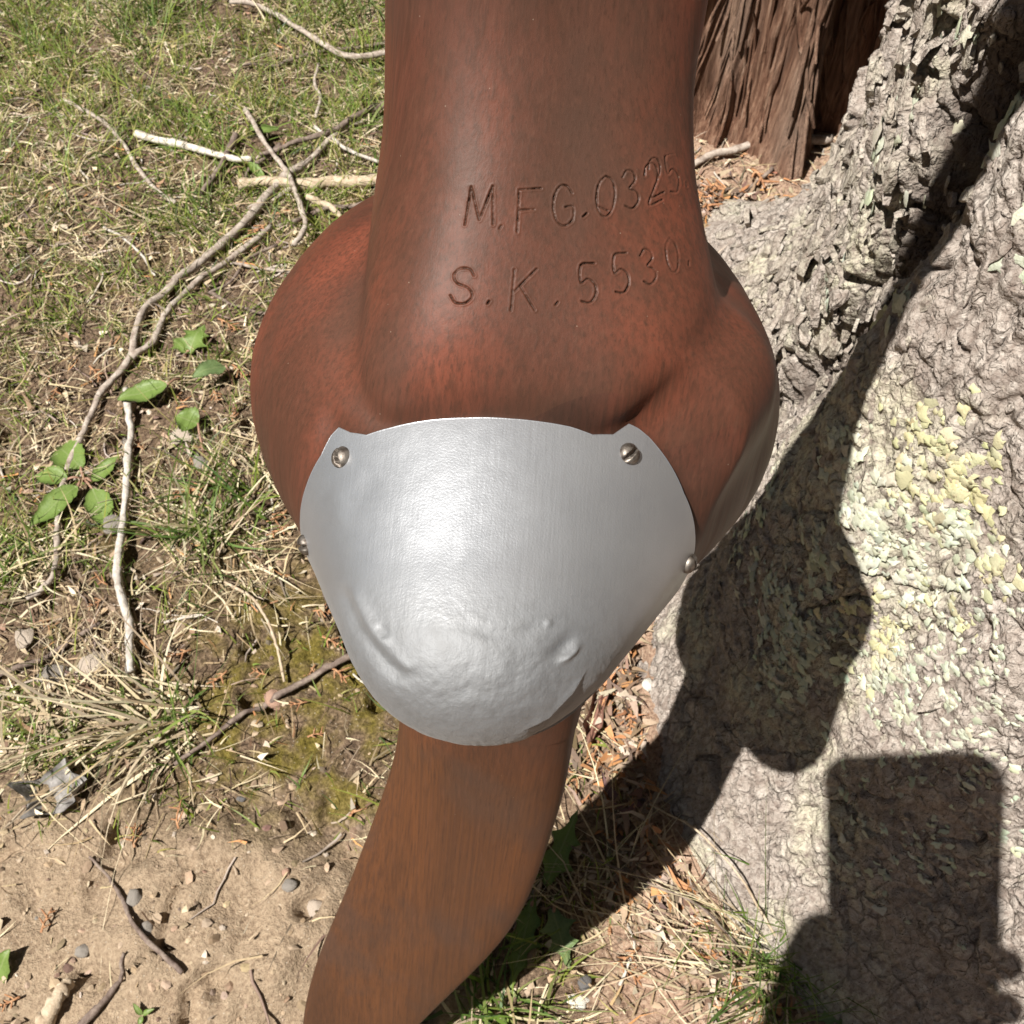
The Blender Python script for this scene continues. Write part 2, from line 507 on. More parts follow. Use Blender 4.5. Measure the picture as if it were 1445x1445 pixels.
# refine the faces that carry the lettering
pW = to_world(pV)
ppx, ppy = project(pW)
pN = vnormals(pV, pF)
facing = ((CO - pW) * (pN[:, 0:1] * C_ + pN[:, 1:2] * S_ + pN[:, 2:3] * N_)).sum(1) > 0
inreg = (ppx > 615) & (ppx < 985) & (ppy > 212) & (ppy < 452) & facing & (pV[:, 2] > 0.0)
fsel = inreg[pF].all(1)
K = 6
Fk = pF[fsel]
uu, vv = np.meshgrid(np.arange(K + 1) / K, np.arange(K + 1) / K, indexing='ij')
w4 = np.stack([(1 - uu) * (1 - vv), uu * (1 - vv), uu * vv, (1 - uu) * vv], -1).reshape(-1, 4)
# smooth patch: bilinear positions pulled along the blended normals (PN-style)
base = np.einsum('kq,fqd->fkd', w4, pV[Fk]); nrm = np.einsum('kq,fqd->fkd', w4, pN[Fk])
nrm /= np.linalg.norm(nrm, axis=2)[:, :, None]
proj = base[:, :, None, :] - ((base[:, :, None, :] - pV[Fk][:, None]) * pN[Fk][:, None]).sum(-1, keepdims=True) * pN[Fk][:, None]
base = 0.4 * base + 0.6 * np.einsum('kq,fkqd->fkd', w4, proj)
sub = base.reshape(-1, 3); subn = nrm.reshape(-1, 3)
key = np.round(sub / 2e-6).astype(np.int64)
_, first, inv = np.unique(key, axis=0, return_index=True, return_inverse=True)
inv = inv.ravel()
sub = sub[first]; subn = subn[first]
sF = (inv.reshape(len(Fk), K + 1, K + 1))
sF = np.stack([sF[:, :-1, :-1], sF[:, 1:, :-1], sF[:, 1:, 1:], sF[:, :-1, 1:]], -1).reshape(-1, 4)
qx, qy = project(to_world(sub))
edge = smooth(616, 628, qx) * (1 - smooth(972, 983, qx)) * smooth(213, 222, qy) * (1 - smooth(440, 450, qy))
sub_d = sub + subn * (letter_depth(qx, qy) * edge)[:, None]
allV = np.vstack([pV, sub_d]); allF = np.vstack([pF[~fsel], sF + len(pV)])
sn = vnormals(sub_d, sF)
sn = sn * edge[:, None] + subn * (1 - edge)[:, None]; sn /= np.linalg.norm(sn, axis=1)[:, None]
allN = np.vstack([pN, sn])
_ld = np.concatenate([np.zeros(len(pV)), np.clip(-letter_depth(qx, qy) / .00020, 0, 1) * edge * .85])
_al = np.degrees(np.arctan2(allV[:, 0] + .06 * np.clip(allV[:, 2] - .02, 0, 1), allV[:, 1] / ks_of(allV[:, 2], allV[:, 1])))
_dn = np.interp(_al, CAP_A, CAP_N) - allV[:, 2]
_edge_dark = np.where(_dn > -.004, np.exp(-(np.maximum(_dn, 0) / .0011) ** 2), 1) * (.55 + .3 * perlin(_al * .12, allV[:, 2] * 200, 0, 68))
allD = np.clip(np.maximum(_ld, np.where(allV[:, 2] > .03, _edge_dark, 0)), 0, .9)[:, None] * np.ones(3)

# sort faces into hub / upper blade / lower blade
cen = allV[allF].mean(1)
dh = samp(f_hub, cen); du = samp(f_up, cen); dl = samp(f_lo, cen)
part = np.where(dh <= np.minimum(du, dl), 0, np.where(du < dl, 1, 2))
part = np.where((part == 0) & (cen[:, 1] > .046) & (du < dh + .002), 1, part)
def blade_loft(T, sign):
    s = np.concatenate([np.linspace(S_CUT - .0005, .39, 150), np.linspace(.3915, .405, 14)])
    c0, a, n0, b, tw, pw = section(T, s); pw = pw[:, None]
    th = np.linspace(0, 2 * np.pi, 96, endpoint=False)
    x = np.sign(np.cos(th)) * np.abs(np.cos(th)) ** (2 / pw); y = np.sign(np.sin(th)) * np.abs(np.sin(th)) ** (2 / pw)
    xr = a[:, None] * x; yr = b[:, None] * y
    C = c0[:, None] + xr * np.cos(tw)[:, None] + yr * np.sin(tw)[:, None]
    Nn = n0[:, None] - xr * np.sin(tw)[:, None] + yr * np.cos(tw)[:, None]
    V = np.stack([sign * C, sign * np.broadcast_to(s[:, None], C.shape), Nn], -1).reshape(-1, 3)
    F = grid_faces(len(s), 96, True)
    return V, F

# ---- varnished wood
def wood_material():
    w = NT('varnished_red_brown_wood')
    fine = w.noise(w.map((1050, 6, 1050)), 1.0, 6, .65)
    pore = w.noise(w.map((1700, 90, 1700)), 1.0, 2, .6)
    band = w.noise(w.map((26, 5, 26), loc=(1.3, .2, .6)), 1.0, 3, .55)
    blot = w.noise(w.map((30, 22, 30), loc=(3.1, .4, 1.7)), 1.0, 3, .55)
    sep = w.n('ShaderNodeSeparateXYZ'); w.link(w.tc.outputs['Object'], sep.inputs[0])
    c = w.ramp(band, [(.28, (.050, .0205, .0140)), (.41, (.092, .0290, .0185)), (.52, (.160, .0410, .0240)), (.64, (.250, .0600, .0340))])
    # the stain is browner and yellower down the lower blade
    low = w.ramp(band, [(.30, (.060, .0240, .0122)), (.48, (.086, .0325, .0145)), (.62, (.118, .0415, .0160)), (.75, (.150, .0510, .0175))])
    c = w.mix(w.rng(sep.outputs[1], -.06, -.13), c, low)
    c = w.mix(w.rng(fine, .42, .64, 0, .62), c, (.040, .0175, .0115))
    c = w.mix(w.rng(blot, .50, .64, 0, .55), c, (.060, .034, .026))
    c = w.mix(w.rng(pore, .56, .70, 0, .5), c, (.030, .0145, .0105))
    fib = w.noise(w.map((1100, 75, 1100), loc=(.5, .3, .1)), 1.0, 2, .6)
    c = w.mix(w.rng(fib, .54, .74, 0, .22), c, (.165, .066, .042))
    c = w.mix(.08, c, (.070, .040, .030))
    c = w.mix(1.0, c, (.82, .89, .90), 'MULTIPLY')
    gr = w.attr('Col'); gs = w.n('ShaderNodeSeparateColor'); w.link(gr.outputs['Color'], gs.inputs[0])
    c = w.mix(gs.outputs[0], c, (.014, .008, .006))      # darker in the stamped strokes and along the metal edge
    # glued layers: slight change of tone from layer to layer
    lay = w.math('SNAP', w.math('ADD', sep.outputs[2], w.math('MULTIPLY', sep.outputs[0], .18)), .0165)
    wn_ = w.n('ShaderNodeTexWhiteNoise', noise_dimensions='1D'); w.link(lay, wn_.inputs['W'])
    c = w.mix(w.rng(wn_.outputs[0], 0, 1, 0, .30), c, (.085, .040, .023))
    spk = w.voro(w.map((260, 260, 260)), 1.0)
    c = w.mix(w.rng(spk.outputs['Distance'], .022, .034, .4, 0), c, (.28, .22, .17))
    nb = w.bump(pore, .14, .00020)
    nb = w.bump(fine, .16, .0003, nb)
    nb = w.bump(w.noise(w.map((40, 14, 40)), 1.0, 2), .03, .0018, nb)
    rgh = w.rng(w.noise(w.map((70, 30, 70)), 1.0, 4), .3, .7, .44, .56)
    return w.done(c, rgh, nb, spec=.16)
WOOD = wood_material()

prop = empty('propeller', P0, 'reddish brown wooden propeller with stamped letters and a dented metal nose cap, beside the tree', 'propeller')
prop.matrix_world = Matrix(((C_[0], S_[0], N_[0], P0[0]), (C_[1], S_[1], N_[1], P0[1]), (C_[2], S_[2], N_[2], P0[2]), (0, 0, 0, 1)))
def subset(F, keep):
    F2 = F[keep]; u, inv_ = np.unique(F2, return_inverse=True)
    return u, inv_.reshape(F2.shape)
for pid, nm, lab in ((0, 'hub', None), (1, 'blade', 'upper blade with two stamped lines of letters'), (2, 'blade', 'lower plain blade reaching down to the ground')):
    u, F2 = subset(allF, part == pid)
    V2 = allV[u]; N2 = allN[u]; D2 = allD[u]
    if pid:
        lV, lF = blade_loft(UP if pid == 1 else LOW, 1 if pid == 1 else -1)
        F2 = np.vstack([F2, lF + len(V2)]); N2 = np.vstack([N2, vnormals(lV, lF)]); V2 = np.vstack([V2, lV]); D2 = np.vstack([D2, 0 * lV])
    o = link(nm, mesh_np(nm, V2, F2, True, N2, D2), WOOD, prop)
    if lab: o['label'] = lab

# ---- metal cap over the nose of the hub
prop_label = prop['label']
def hub_point(al, n):
    """al in rad round the hub axis (0 = towards the upper blade), n along the axis -> local point"""
    rho = np.interp(n, np.maximum.accumulate(_pc[:, 0]), _pc[:, 1])
    return np.stack([rho * np.sin(al) - .06 * np.clip(n - .02, 0, 1), ks_of(n, np.cos(al)) * rho * np.cos(al), n * np.ones_like(al)], -1)
def seg_dist(px, py, pl):
    d = np.full(px.shape, 1e3); tt = np.zeros(px.shape); side = np.zeros(px.shape)
    L = len(pl) - 1
    for k in range(L):
        a = np.array(pl[k], float); b = np.array(pl[k + 1], float); ab = b - a
        t = np.clip(((px - a[0]) * ab[0] + (py - a[1]) * ab[1]) / (ab @ ab), 0, 1)
        dd = np.hypot(px - a[0] - t * ab[0], py - a[1] - t * ab[1])
        m = dd < d
        d = np.where(m, dd, d); tt = np.where(m, (k + t) / L, tt)
        side = np.where(m, np.sign(ab[0] * (py - a[1]) - ab[1] * (px - a[0])), side)
    return d, tt, side
nA, nT = 720, 230
al = np.radians(np.linspace(-180, 180, nA, endpoint=False))
prof_len = np.concatenate([[0], np.cumsum(np.hypot(*np.diff(_pc, axis=0).T))])
n0 = np.interp(np.degrees(al), CAP_A, CAP_N)
L0 = np.interp(n0, np.maximum.accumulate(_pc[:, 0]), prof_len)
tt = np.linspace(0, 1, nT)
Lg = L0[None] + (prof_len[-1] - .0004 - L0[None]) * tt[:, None]
ng = np.interp(Lg, prof_len, _pc[:, 0]); rg = np.interp(Lg, prof_len, _pc[:, 1])
cg = np.stack([rg * np.sin(al)[None] - .06 * np.clip(ng - .02, 0, 1), ks_of(ng, np.cos(al)[None]) * rg * np.cos(al)[None], ng], -1)
cV = cg.reshape(-1, 3); cF = grid_faces(nT, nA, True)[:, ::-1]
cN = vnormals(cV, cF)
if (cN * (cV - np.array([0, 0, .03]))).sum() < 0: cF = cF[:, ::-1]; cN = -cN
qx, qy = project(to_world(cV))
front = ((CO - to_world(cV)) * (cN[:, 0:1] * C_ + cN[:, 1:2] * S_ + cN[:, 2:3] * N_)).sum(1) > -.02
d = np.full(len(cV), .0010)
# hammered, worn nose
worn = .65 * smooth(900, 950, qy + 14 * perlin(qx * .02, qy * .02, 0, 70)) * front
X = cV * 1000
d += worn * (.00013 * fbm(X[:, 0] / 3.2, X[:, 1] / 3.2, X[:, 2] / 3.2, 71, 3) + .00012 * perlin(X[:, 0] / 8, X[:, 1] / 8, X[:, 2] / 8, 75))
_w1, _w2, _wi = worley(qx / 15 + .6 * perlin(qx * .03, qy * .03, 0, 77), qy / 13)
d -= worn * .00009 * (_wi > .45) * np.exp(-(_w1 / .33) ** 2)
d += front * .00009 * perlin(X[:, 0] / 16, X[:, 1] / 16, X[:, 2] / 16, 76)
def crease(pl, amp, wid, ends=.15):
    global d
    dd, t_, sd_ = seg_dist(qx, qy, pl)
    d += front * amp * np.exp(-(dd / wid) ** 2) * smooth(0, ends, t_) * (1 - smooth(1 - ends, 1, t_))
crease([(486, 820), (512, 885), (548, 935), (575, 960)], -.00055, 9)
crease([(500, 822), (527, 880), (562, 925), (590, 950)], .00045, 9)
crease([(470, 690), (490, 715), (478, 745)], .00018, 14, .3)
crease([(478, 742), (520, 700), (530, 660)], -.00014, 18, .3)
crease([(780, 938), (800, 922), (816, 904)], .00065, 4.5, .4)
crease([(648, 884), (690, 896), (740, 893), (775, 885)], -.00022, 9, .3)
crease([(768, 872), (772, 888)], .00022, 5, .45)
crease([(540, 880), (552, 905)], -.00035, 7, .4)
crease([(764, 936), (790, 912), (812, 890)], -.0006, 10, .45)
crease([(550, 900), (560, 935), (600, 965)], -.0004, 14, .3)
crease([(700, 935), (760, 950), (800, 985)], -.0003, 25, .3)
# overlapped fold at the lower right
fold = [(826, 936), (803, 972), (772, 1004), (730, 1026)]
dd, t_, sd_ = seg_dist(qx, qy, fold)
d += front * np.where(sd_ < 0, -.00045 * (1 - np.exp(-(dd / 2.0))) * (1 - smooth(32, 60, dd)), .0003 * np.exp(-(dd / 5) ** 2)) * smooth(0, .35, t_) * (1 - smooth(.8, 1, t_))
cO = cV + cN * d[:, None]
rim_in = cV[:nA] - cN[:nA] * .0006
edge_top = cO[:nA]
capV = np.vstack([cO, rim_in])
rimF = np.stack([np.arange(nA), (np.arange(nA) + 1) % nA, len(cO) + (np.arange(nA) + 1) % nA, len(cO) + np.arange(nA)], -1)
capN = np.vstack([vnormals(cO, cF), cN[:nA]])
tipi = np.arange((nT - 1) * nA, nT * nA)
tip_c = cO[tipi].mean(0)
capV = np.vstack([capV, tip_c]); capN = np.vstack([capN, [[0, 0, 1]]])
tipF = np.stack([tipi, np.roll(tipi, -1), np.full(nA, len(capV) - 1)], -1)
def metal_material():
    w = NT('dull_aluminium')
    fine = w.noise(w.map((1, 1, 1)), 3000, 2, .6)
    mid = w.noise(w.map((1, 1, 1)), 420, 3, .6)
    scr = w.noise(w.map((1500, 90, 90), loc=(.2, .1, 0)), 1.0, 2, .6)
    patch = w.noise(w.map((1, 1, 1)), 45, 4, .6)
    sep = w.n('ShaderNodeSeparateXYZ'); w.link(w.tc.outputs['Object'], sep.inputs[0])
    nose = w.rng(w.math('ADD', sep.outputs[2], w.math('MULTIPLY', sep.outputs[1], -.55)), .063, .075)
    c = w.ramp(patch, [(.3, (.385, .400, .428)), (.7, (.445, .460, .488))])
    pits = w.voro(w.map((1, 1, 1)), 700)
    c = w.mix(w.math('MULTIPLY', w.rng(mid, .45, .7), w.math('MULTIPLY', nose, .5)), c, (.27, .275, .285))
    c = w.mix(w.math('MULTIPLY', nose, .62), c, (.235, .24, .247))
    r = w.math('ADD', w.rng(mid, .3, .7, .31, .38), w.math('MULTIPLY', nose, .06))
    nb = w.bump(fine, .26, .00015)
    nb = w.bump(scr, .17, .0002, nb)
    nb = w.bump(w.math('MULTIPLY', mid, nose), .42, .0005, nb)
    m = w.done(c, r, nb, metal=1.0)
    p2 = w.n('ShaderNodeBsdfPrincipled'); w.link(c, p2.inputs['Base Color']); p2.inputs['Metallic'].default_value = 1.0
    p2.inputs['Roughness'].default_value = .78; w.link(nb, p2.inputs['Normal'])
    mx = w.n('ShaderNodeMixShader'); w.link(w.rng(nose, 0, 1, .53, .99), mx.inputs[0])
    w.link(w.p.outputs[0], mx.inputs[1]); w.link(p2.outputs[0], mx.inputs[2]); w.link(mx.outputs[0], w.out.inputs[0])
    return m
METAL = metal_material()
_fl = [tuple(f) for f in np.vstack([cF, rimF[:, ::-1]]).tolist()]
_c0 = np.cross(capV[tipF[0, 1]] - capV[tipF[0, 0]], capV[tipF[0, 2]] - capV[tipF[0, 0]])[2]
_fl += [tuple(f) if _c0 > 0 else tuple(f[::-1]) for f in tipF.tolist()]
cap = link('nose_cap', mesh_np('nose_cap', capV, _fl, True, None), METAL, prop)

# ---- slotted round-head screws
def screw_mesh(R=.0019, Hh=.0014):
    bm = bmesh.new(); rings = []
    hgt = np.array([-.0006, 0, .25, .55, .8, .95, 1.0]); hgt[1:] *= Hh
    rad = np.array([1.0, 1.0, .97, .84, .6, .34, .0]) * R
    # fine polar grid so that the slot can be sunk in it
    nth, nr = 40, 14
    VV = []
    for i in range(nr + 1):
        r = R * i / nr
        for k in range(nth):
            th = 2 * math.pi * k / nth
            x, y = r * math.cos(th), r * math.sin(th)
            z = Hh * math.sqrt(max(0, 1 - (r / R) ** 2 * .96))
            z -= .0011 * (1 - smooth(.00030, .00042, abs(x)))
            VV.append((x, y, max(z, .0001)))
    for k in range(nth):
        th = 2 * math.pi * k / nth
        VV.append((R * math.cos(th), R * math.sin(th), -.0008))
    F = grid_faces(nr + 2, nth, True).tolist()
    return mesh_np('screw', VV, [tuple(f) for f in F], True)
sw = NT('tarnished_screw_metal')
SCREW = sw.done(sw.ramp(sw.noise(sw.map((1, 1, 1)), 900, 4), [(.35, (.10, .082, .07)), (.65, (.25, .225, .20))]), .55, sw.bump(sw.noise(sw.map((1, 1, 1)), 1500, 3), .4, .0002), metal=.9)
scm = screw_mesh(); scm.materials.append(SCREW)
for k, (a_, n_, rot_) in enumerate([(-51.5, .0497, 2.9), (34.8, .0493, 2.75), (-92, .0520, .5), (87, .0508, 1.35)]):
    p = hub_point(np.array([math.radians(a_)]), np.array([n_]))[0]
    e = 1e-4
    t1 = hub_point(np.array([math.radians(a_) + .002]), np.array([n_]))[0] - p; t2 = hub_point(np.array([math.radians(a_)]), np.array([n_ + e]))[0] - p
    nn = np.cross(t1, t2); nn /= np.linalg.norm(nn)
    if nn @ (p - np.array([0, 0, .03])) < 0: nn = -nn
    o = link('screw', scm, SCREW, cap)
    q = Vector(nn).to_track_quat('Z', 'Y')
    o.matrix_local = Matrix.Translation(Vector(p + nn * .0010)) @ q.to_matrix().to_4x4() @ Matrix.Rotation(rot_, 4, 'Z')
# ------------------------------------------------------------------ big tree: lower trunk with flared foot and furrowed bark
TC = np.array([0.43, 0.33]); TR = 0.277
def trunk_r(th, z):
    """radius of the trunk surface; th in radians round TC"""
    dg = np.degrees(th) % 360
    zc = np.clip(z, -.03, 9)
    def lobe(c, w): 
        d = (dg - c + 180) % 360 - 180
        return np.exp(-(d / w) ** 2)
    r = TR * (1 - .018 * np.clip(zc, 0, 4)) 
    r = r + (.014 * np.exp(-zc / .045) + .090 * np.exp(-zc / .22)) * lobe(212, 35)
    r = r + (.150 * np.exp(-zc / .075) + .020 * np.exp(-zc / .3)) * lobe(124, 14)
    r = r + (.10 * np.exp(-zc / .15)) * (lobe(40, 25) + lobe(310, 25) + .6 * lobe(265, 18))
    r = r + .020 * np.exp(-zc / .12)
    r = r + .010 * perlin(np.cos(th) * 3.1, np.sin(th) * 3.1, zc * 2.0, 21) + .006 * perlin(np.cos(th) * 8, np.sin(th) * 8, zc * 5.0, 22)
    return r
def furrow(dg, z):
    zv = [-.05, .0, .06, .12, .18, .233, .31, .384, .6, 1.2, 3]
    tv = [160, 164, 168, 172.6, 177, 181, 184.5, 185.5, 188, 193, 197]
    dv = [0, .0, .004, .010, .016, .024, .028, .030, .028, .024, .02]
    c = np.interp(z, zv, tv) + 1.6 * perlin(z * 11, 2.2, 0, 24) + .7 * perlin(z * 40, 2.2, 0, 25)
    d = np.interp(z, zv, dv)
    x = (dg - c) * TR * math.pi / 180
    w = .017 * (1 + .35 * perlin(z * 16, 5.1, 0, 26))
    left = np.exp(-(np.minimum(x, 0) / (w * .62)) ** 2); right = np.exp(-(np.maximum(x, 0) / (w * 1.5)) ** 2)
    return -d * np.where(x < 0, left, right), np.abs(x)
def bark(th, z, fine=True):
    dg = np.degrees(th) % 360
    u = th * TR
    X = np.cos(th) * TR; Y = np.sin(th) * TR
    rough_side = 1 - smooth(172, 190, dg + np.interp(z, [0, .15, .4], [2, 2, -4]))  # craggy on the root side, flaky on the face
    wu = u + .010 * perlin(u * 22, z * 12, 0, 31) + .003 * perlin(u * 90, z * 60, 0, 32)
    wz = z + .014 * perlin(u * 22, z * 12, 5, 33) + .003 * perlin(u * 90, z * 60, 4, 34)
    d1, d2, cid = worley((wu + .35 * wz) / .021, wz / .050, 41)
    gap = smooth(.0, .16, d2 - d1)
    h = rough_side * (.0105 * (gap - 1) + .0115 * (cid - .5) * gap + .015 * np.abs(perlin((u + .35 * z) * 26, z * 9, 2, 35)) - .002)
    d1, d2, cid = worley(wu / .034, (wz - .3 * wu) / .026, 42)
    gap2 = smooth(.0, .05, d2 - d1); g2m = smooth(-.15, .35, perlin(u * 14, z * 14, 8, 43))
    h = h + (1 - rough_side) * (.0030 * (gap2 - 1) * g2m + .0022 * (cid - .5) * smooth(0, .25, d2 - d1))
    q1 = perlin((wu + .45 * wz) * 62, (wz - .2 * wu) * 17, 6, 59); q2 = perlin((wu + .45 * wz) * 140, (wz - .2 * wu) * 50, 6, 60)
    h = h - rough_side * (.0085 * (1 - smooth(.0, .13, np.abs(q1))) + .0050 * (1 - smooth(.0, .14, np.abs(q2))))
    h = h - (1 - rough_side) * .0065 * (1 - smooth(.0, .06, np.abs(perlin(wu * 34 + wz * 8, wz * 30, 6, 65)))) * smooth(-.1, .3, perlin(u * 20, z * 20, 8, 66))
    f, fx = furrow(dg, z)
    h = h + f
    # papery flakes
    a1, a2, aid = worley((wu + .0016 * perlin(u * 300, z * 300, 0, 36)) / .0066, (wz + .25 * wu) / .0085, 44)
    fl = smooth(.0, .30, a2 - a1)
    h = h + .0016 * (aid - .35) * fl * (.6 + .7 * rough_side) - .0006 * (1 - fl)
    b1, b2, bid = worley(wu / .0030, wz / .0036, 45)
    h = h + .00075 * (bid - .4) * smooth(0, .3, b2 - b1)
    h = h + .0030 * fbm(u * 38, z * 26, 3, 46, 3) + .0009 * fbm(u * 190, z * 150, 3, 49, 2)
    # coarse holes and nicks
    nk = perlin(u * 70, z * 52, 9, 51)
    h = h - .0075 * smooth(.36, .62, nk) * (.3 + .7 * rough_side)
    h = h + (1 - rough_side) * .0034 * np.abs(perlin((wu + .6 * wz) * 150, (wz - .5 * wu) * 46, 2, 58))
    return h
def trunk_pt(th, z):
    r = trunk_r(th, z) + bark(th, z)
    return np.stack([TC[0] + r * np.cos(th), TC[1] + r * np.sin(th), z], -1)
# finer steps over the side that faces the propeller
def graded(stops):
    """stops: (value, step) -> coordinates whose spacing follows the step"""
    v = [stops[0][0]]; xs = [s[0] for s in stops]; st = [s[1] for s in stops]
    while v[-1] < stops[-1][0]: v.append(v[-1] + float(np.interp(v[-1], xs, st)))
    return np.array(v)
thd = graded([(-80, 4.0), (60, 3.0), (92, .40), (112, .22), (246, .22), (268, .9), (290, 4.0)])[:-1]
zz = graded([(-.03, .0011), (.47, .0011), (.62, .006), (1.2, .04), (3.2, .07)])
TH, ZZ = np.meshgrid(np.radians(thd), zz)
BK = bark(TH, ZZ); _r = trunk_r(TH, ZZ) + BK
tV = np.stack([TC[0] + _r * np.cos(TH), TC[1] + _r * np.sin(TH), ZZ], -1).reshape(-1, 3)
tF = grid_faces(len(zz), len(thd), True)
thn, zn = TH.ravel(), ZZ.ravel()
bk = BK.ravel()
# attributes: cavity (shade in the cracks, painted dark), lichen crust, side
dgn = np.degrees(thn)
crust = smooth(.02, .34, perlin(tV[:, 0] * 11, tV[:, 1] * 11, tV[:, 2] * 9, 52) + .35 * perlin(tV[:, 0] * 45, tV[:, 1] * 45, tV[:, 2] * 45, 53) + .12 * smooth(176, 196, dgn) * (1 - smooth(.16, .32, zn)) - .04)
tree = empty('tree', (TC[0], TC[1], 0), 'large grey lichened tree trunk with flared rough foot, right of the propeller', 'tree')
tVl = tV - np.array([TC[0], TC[1], 0])
def bark_material():
    w = NT('grey_bark')
    at = w.attr('Col'); sep = w.n('ShaderNodeSeparateColor'); w.link(at.outputs['Color'], sep.inputs[0])
    n1 = w.noise(w.map((1, 1, .7)), 60, 5, .65); n2 = w.noise(w.map((1, 1, .45)), 330, 5, .7); n3 = w.noise(w.map((1, 1, 1)), 1300, 3, .6)
    c = w.ramp(n1, [(.30, (.205, .172, .155)), (.46, (.345, .30, .27)), (.60, (.46, .415, .38)), (.75, (.56, .53, .49))])
    c = w.mix(w.rng(n2, .40, .68, 0, .75), c, (.60, .555, .51))
    c = w.mix(w.rng(n2, .48, .30, 0, .60), c, (.16, .12, .10))
    fl = w.voro(w.map((1, 1, .75)), 240); 
    hs = w.n('ShaderNodeSeparateColor'); w.link(fl.outputs['Color'], hs.inputs[0])
    c = w.mix(w.rng(hs.outputs[0], 0, 1, 0, .45), c, (.23, .185, .16))
    li = w.mix(w.noise(w.map((1, 1, 1)), 26, 2), (.62, .585, .41), (.57, .575, .48))
    lmask = w.math('MULTIPLY', sep.outputs[0], w.rng(n2, .34, .60))
    c = w.mix(w.math('MULTIPLY', lmask, .75), c, li)
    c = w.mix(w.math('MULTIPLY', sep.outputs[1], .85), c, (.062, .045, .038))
    wv_ = w.n('ShaderNodeVectorMath', operation='ADD'); nv = w.n('ShaderNodeTexNoise'); nv.inputs['Scale'].default_value = 150
    w.link(w.map((1, 1, .7)), nv.inputs['Vector']); w.link(w.tc.outputs['Object'], wv_.inputs[0])
    sc3 = w.n('ShaderNodeVectorMath', operation='SCALE'); w.link(nv.outputs['Color'], sc3.inputs[0]); sc3.inputs[3].default_value = .007
    w.link(sc3.outputs[0], wv_.inputs[1])
    ed = w.voro(w.map((1, 1, .6), src=wv_.outputs[0]), 130, 'DISTANCE_TO_EDGE'); ed2 = w.voro(w.map((1, 1, .8), src=wv_.outputs[0]), 330, 'DISTANCE_TO_EDGE')
    e1 = w.rng(ed.outputs['Distance'], 0, .10); e2 = w.rng(ed2.outputs['Distance'], 0, .16)
    gate = w.rng(n1, .42, .58)
    c = w.mix(w.math('MULTIPLY', w.math('SUBTRACT', 1.0, e1), w.math('MULTIPLY', gate, .55)), c, (.075, .055, .047))
    c = w.mix(w.math('MULTIPLY', w.math('SUBTRACT', 1.0, e2), .15), c, (.12, .09, .075))
    c = w.mix(1.0, c, (.88, .865, .85), 'MULTIPLY')
    nb = w.bump(n2, .7, .0018); nb = w.bump(n3, .6, .0008, nb)
    nb = w.bump(fl.outputs['Distance'], .55, .0022, nb)
    nb = w.bump(w.math('MULTIPLY', e1, gate), .7, .0014, nb); nb = w.bump(e2, .45, .0007, nb)
    return w.done(c, .9, nb, spec=.2)
BARK = bark_material()
cols = np.zeros((len(tV), 3), np.float32)
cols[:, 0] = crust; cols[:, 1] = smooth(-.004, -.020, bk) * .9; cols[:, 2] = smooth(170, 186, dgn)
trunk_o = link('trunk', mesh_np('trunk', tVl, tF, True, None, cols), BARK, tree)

def trunk_hit(px, py):
    d = ray(px, py); t = .12
    for _ in range(600):
        P = CO + d * t
        q = P[:2] - TC; rr = math.hypot(*q); th = math.atan2(q[1], q[0]) % (2 * math.pi)
        g = rr - float(trunk_r(np.array([th]), np.array([P[2]]))[0])
        if g < 2e-4: return th, P[2]
        t += max(g * .5, 2e-4)
        if t > 1.5: return None
    return None

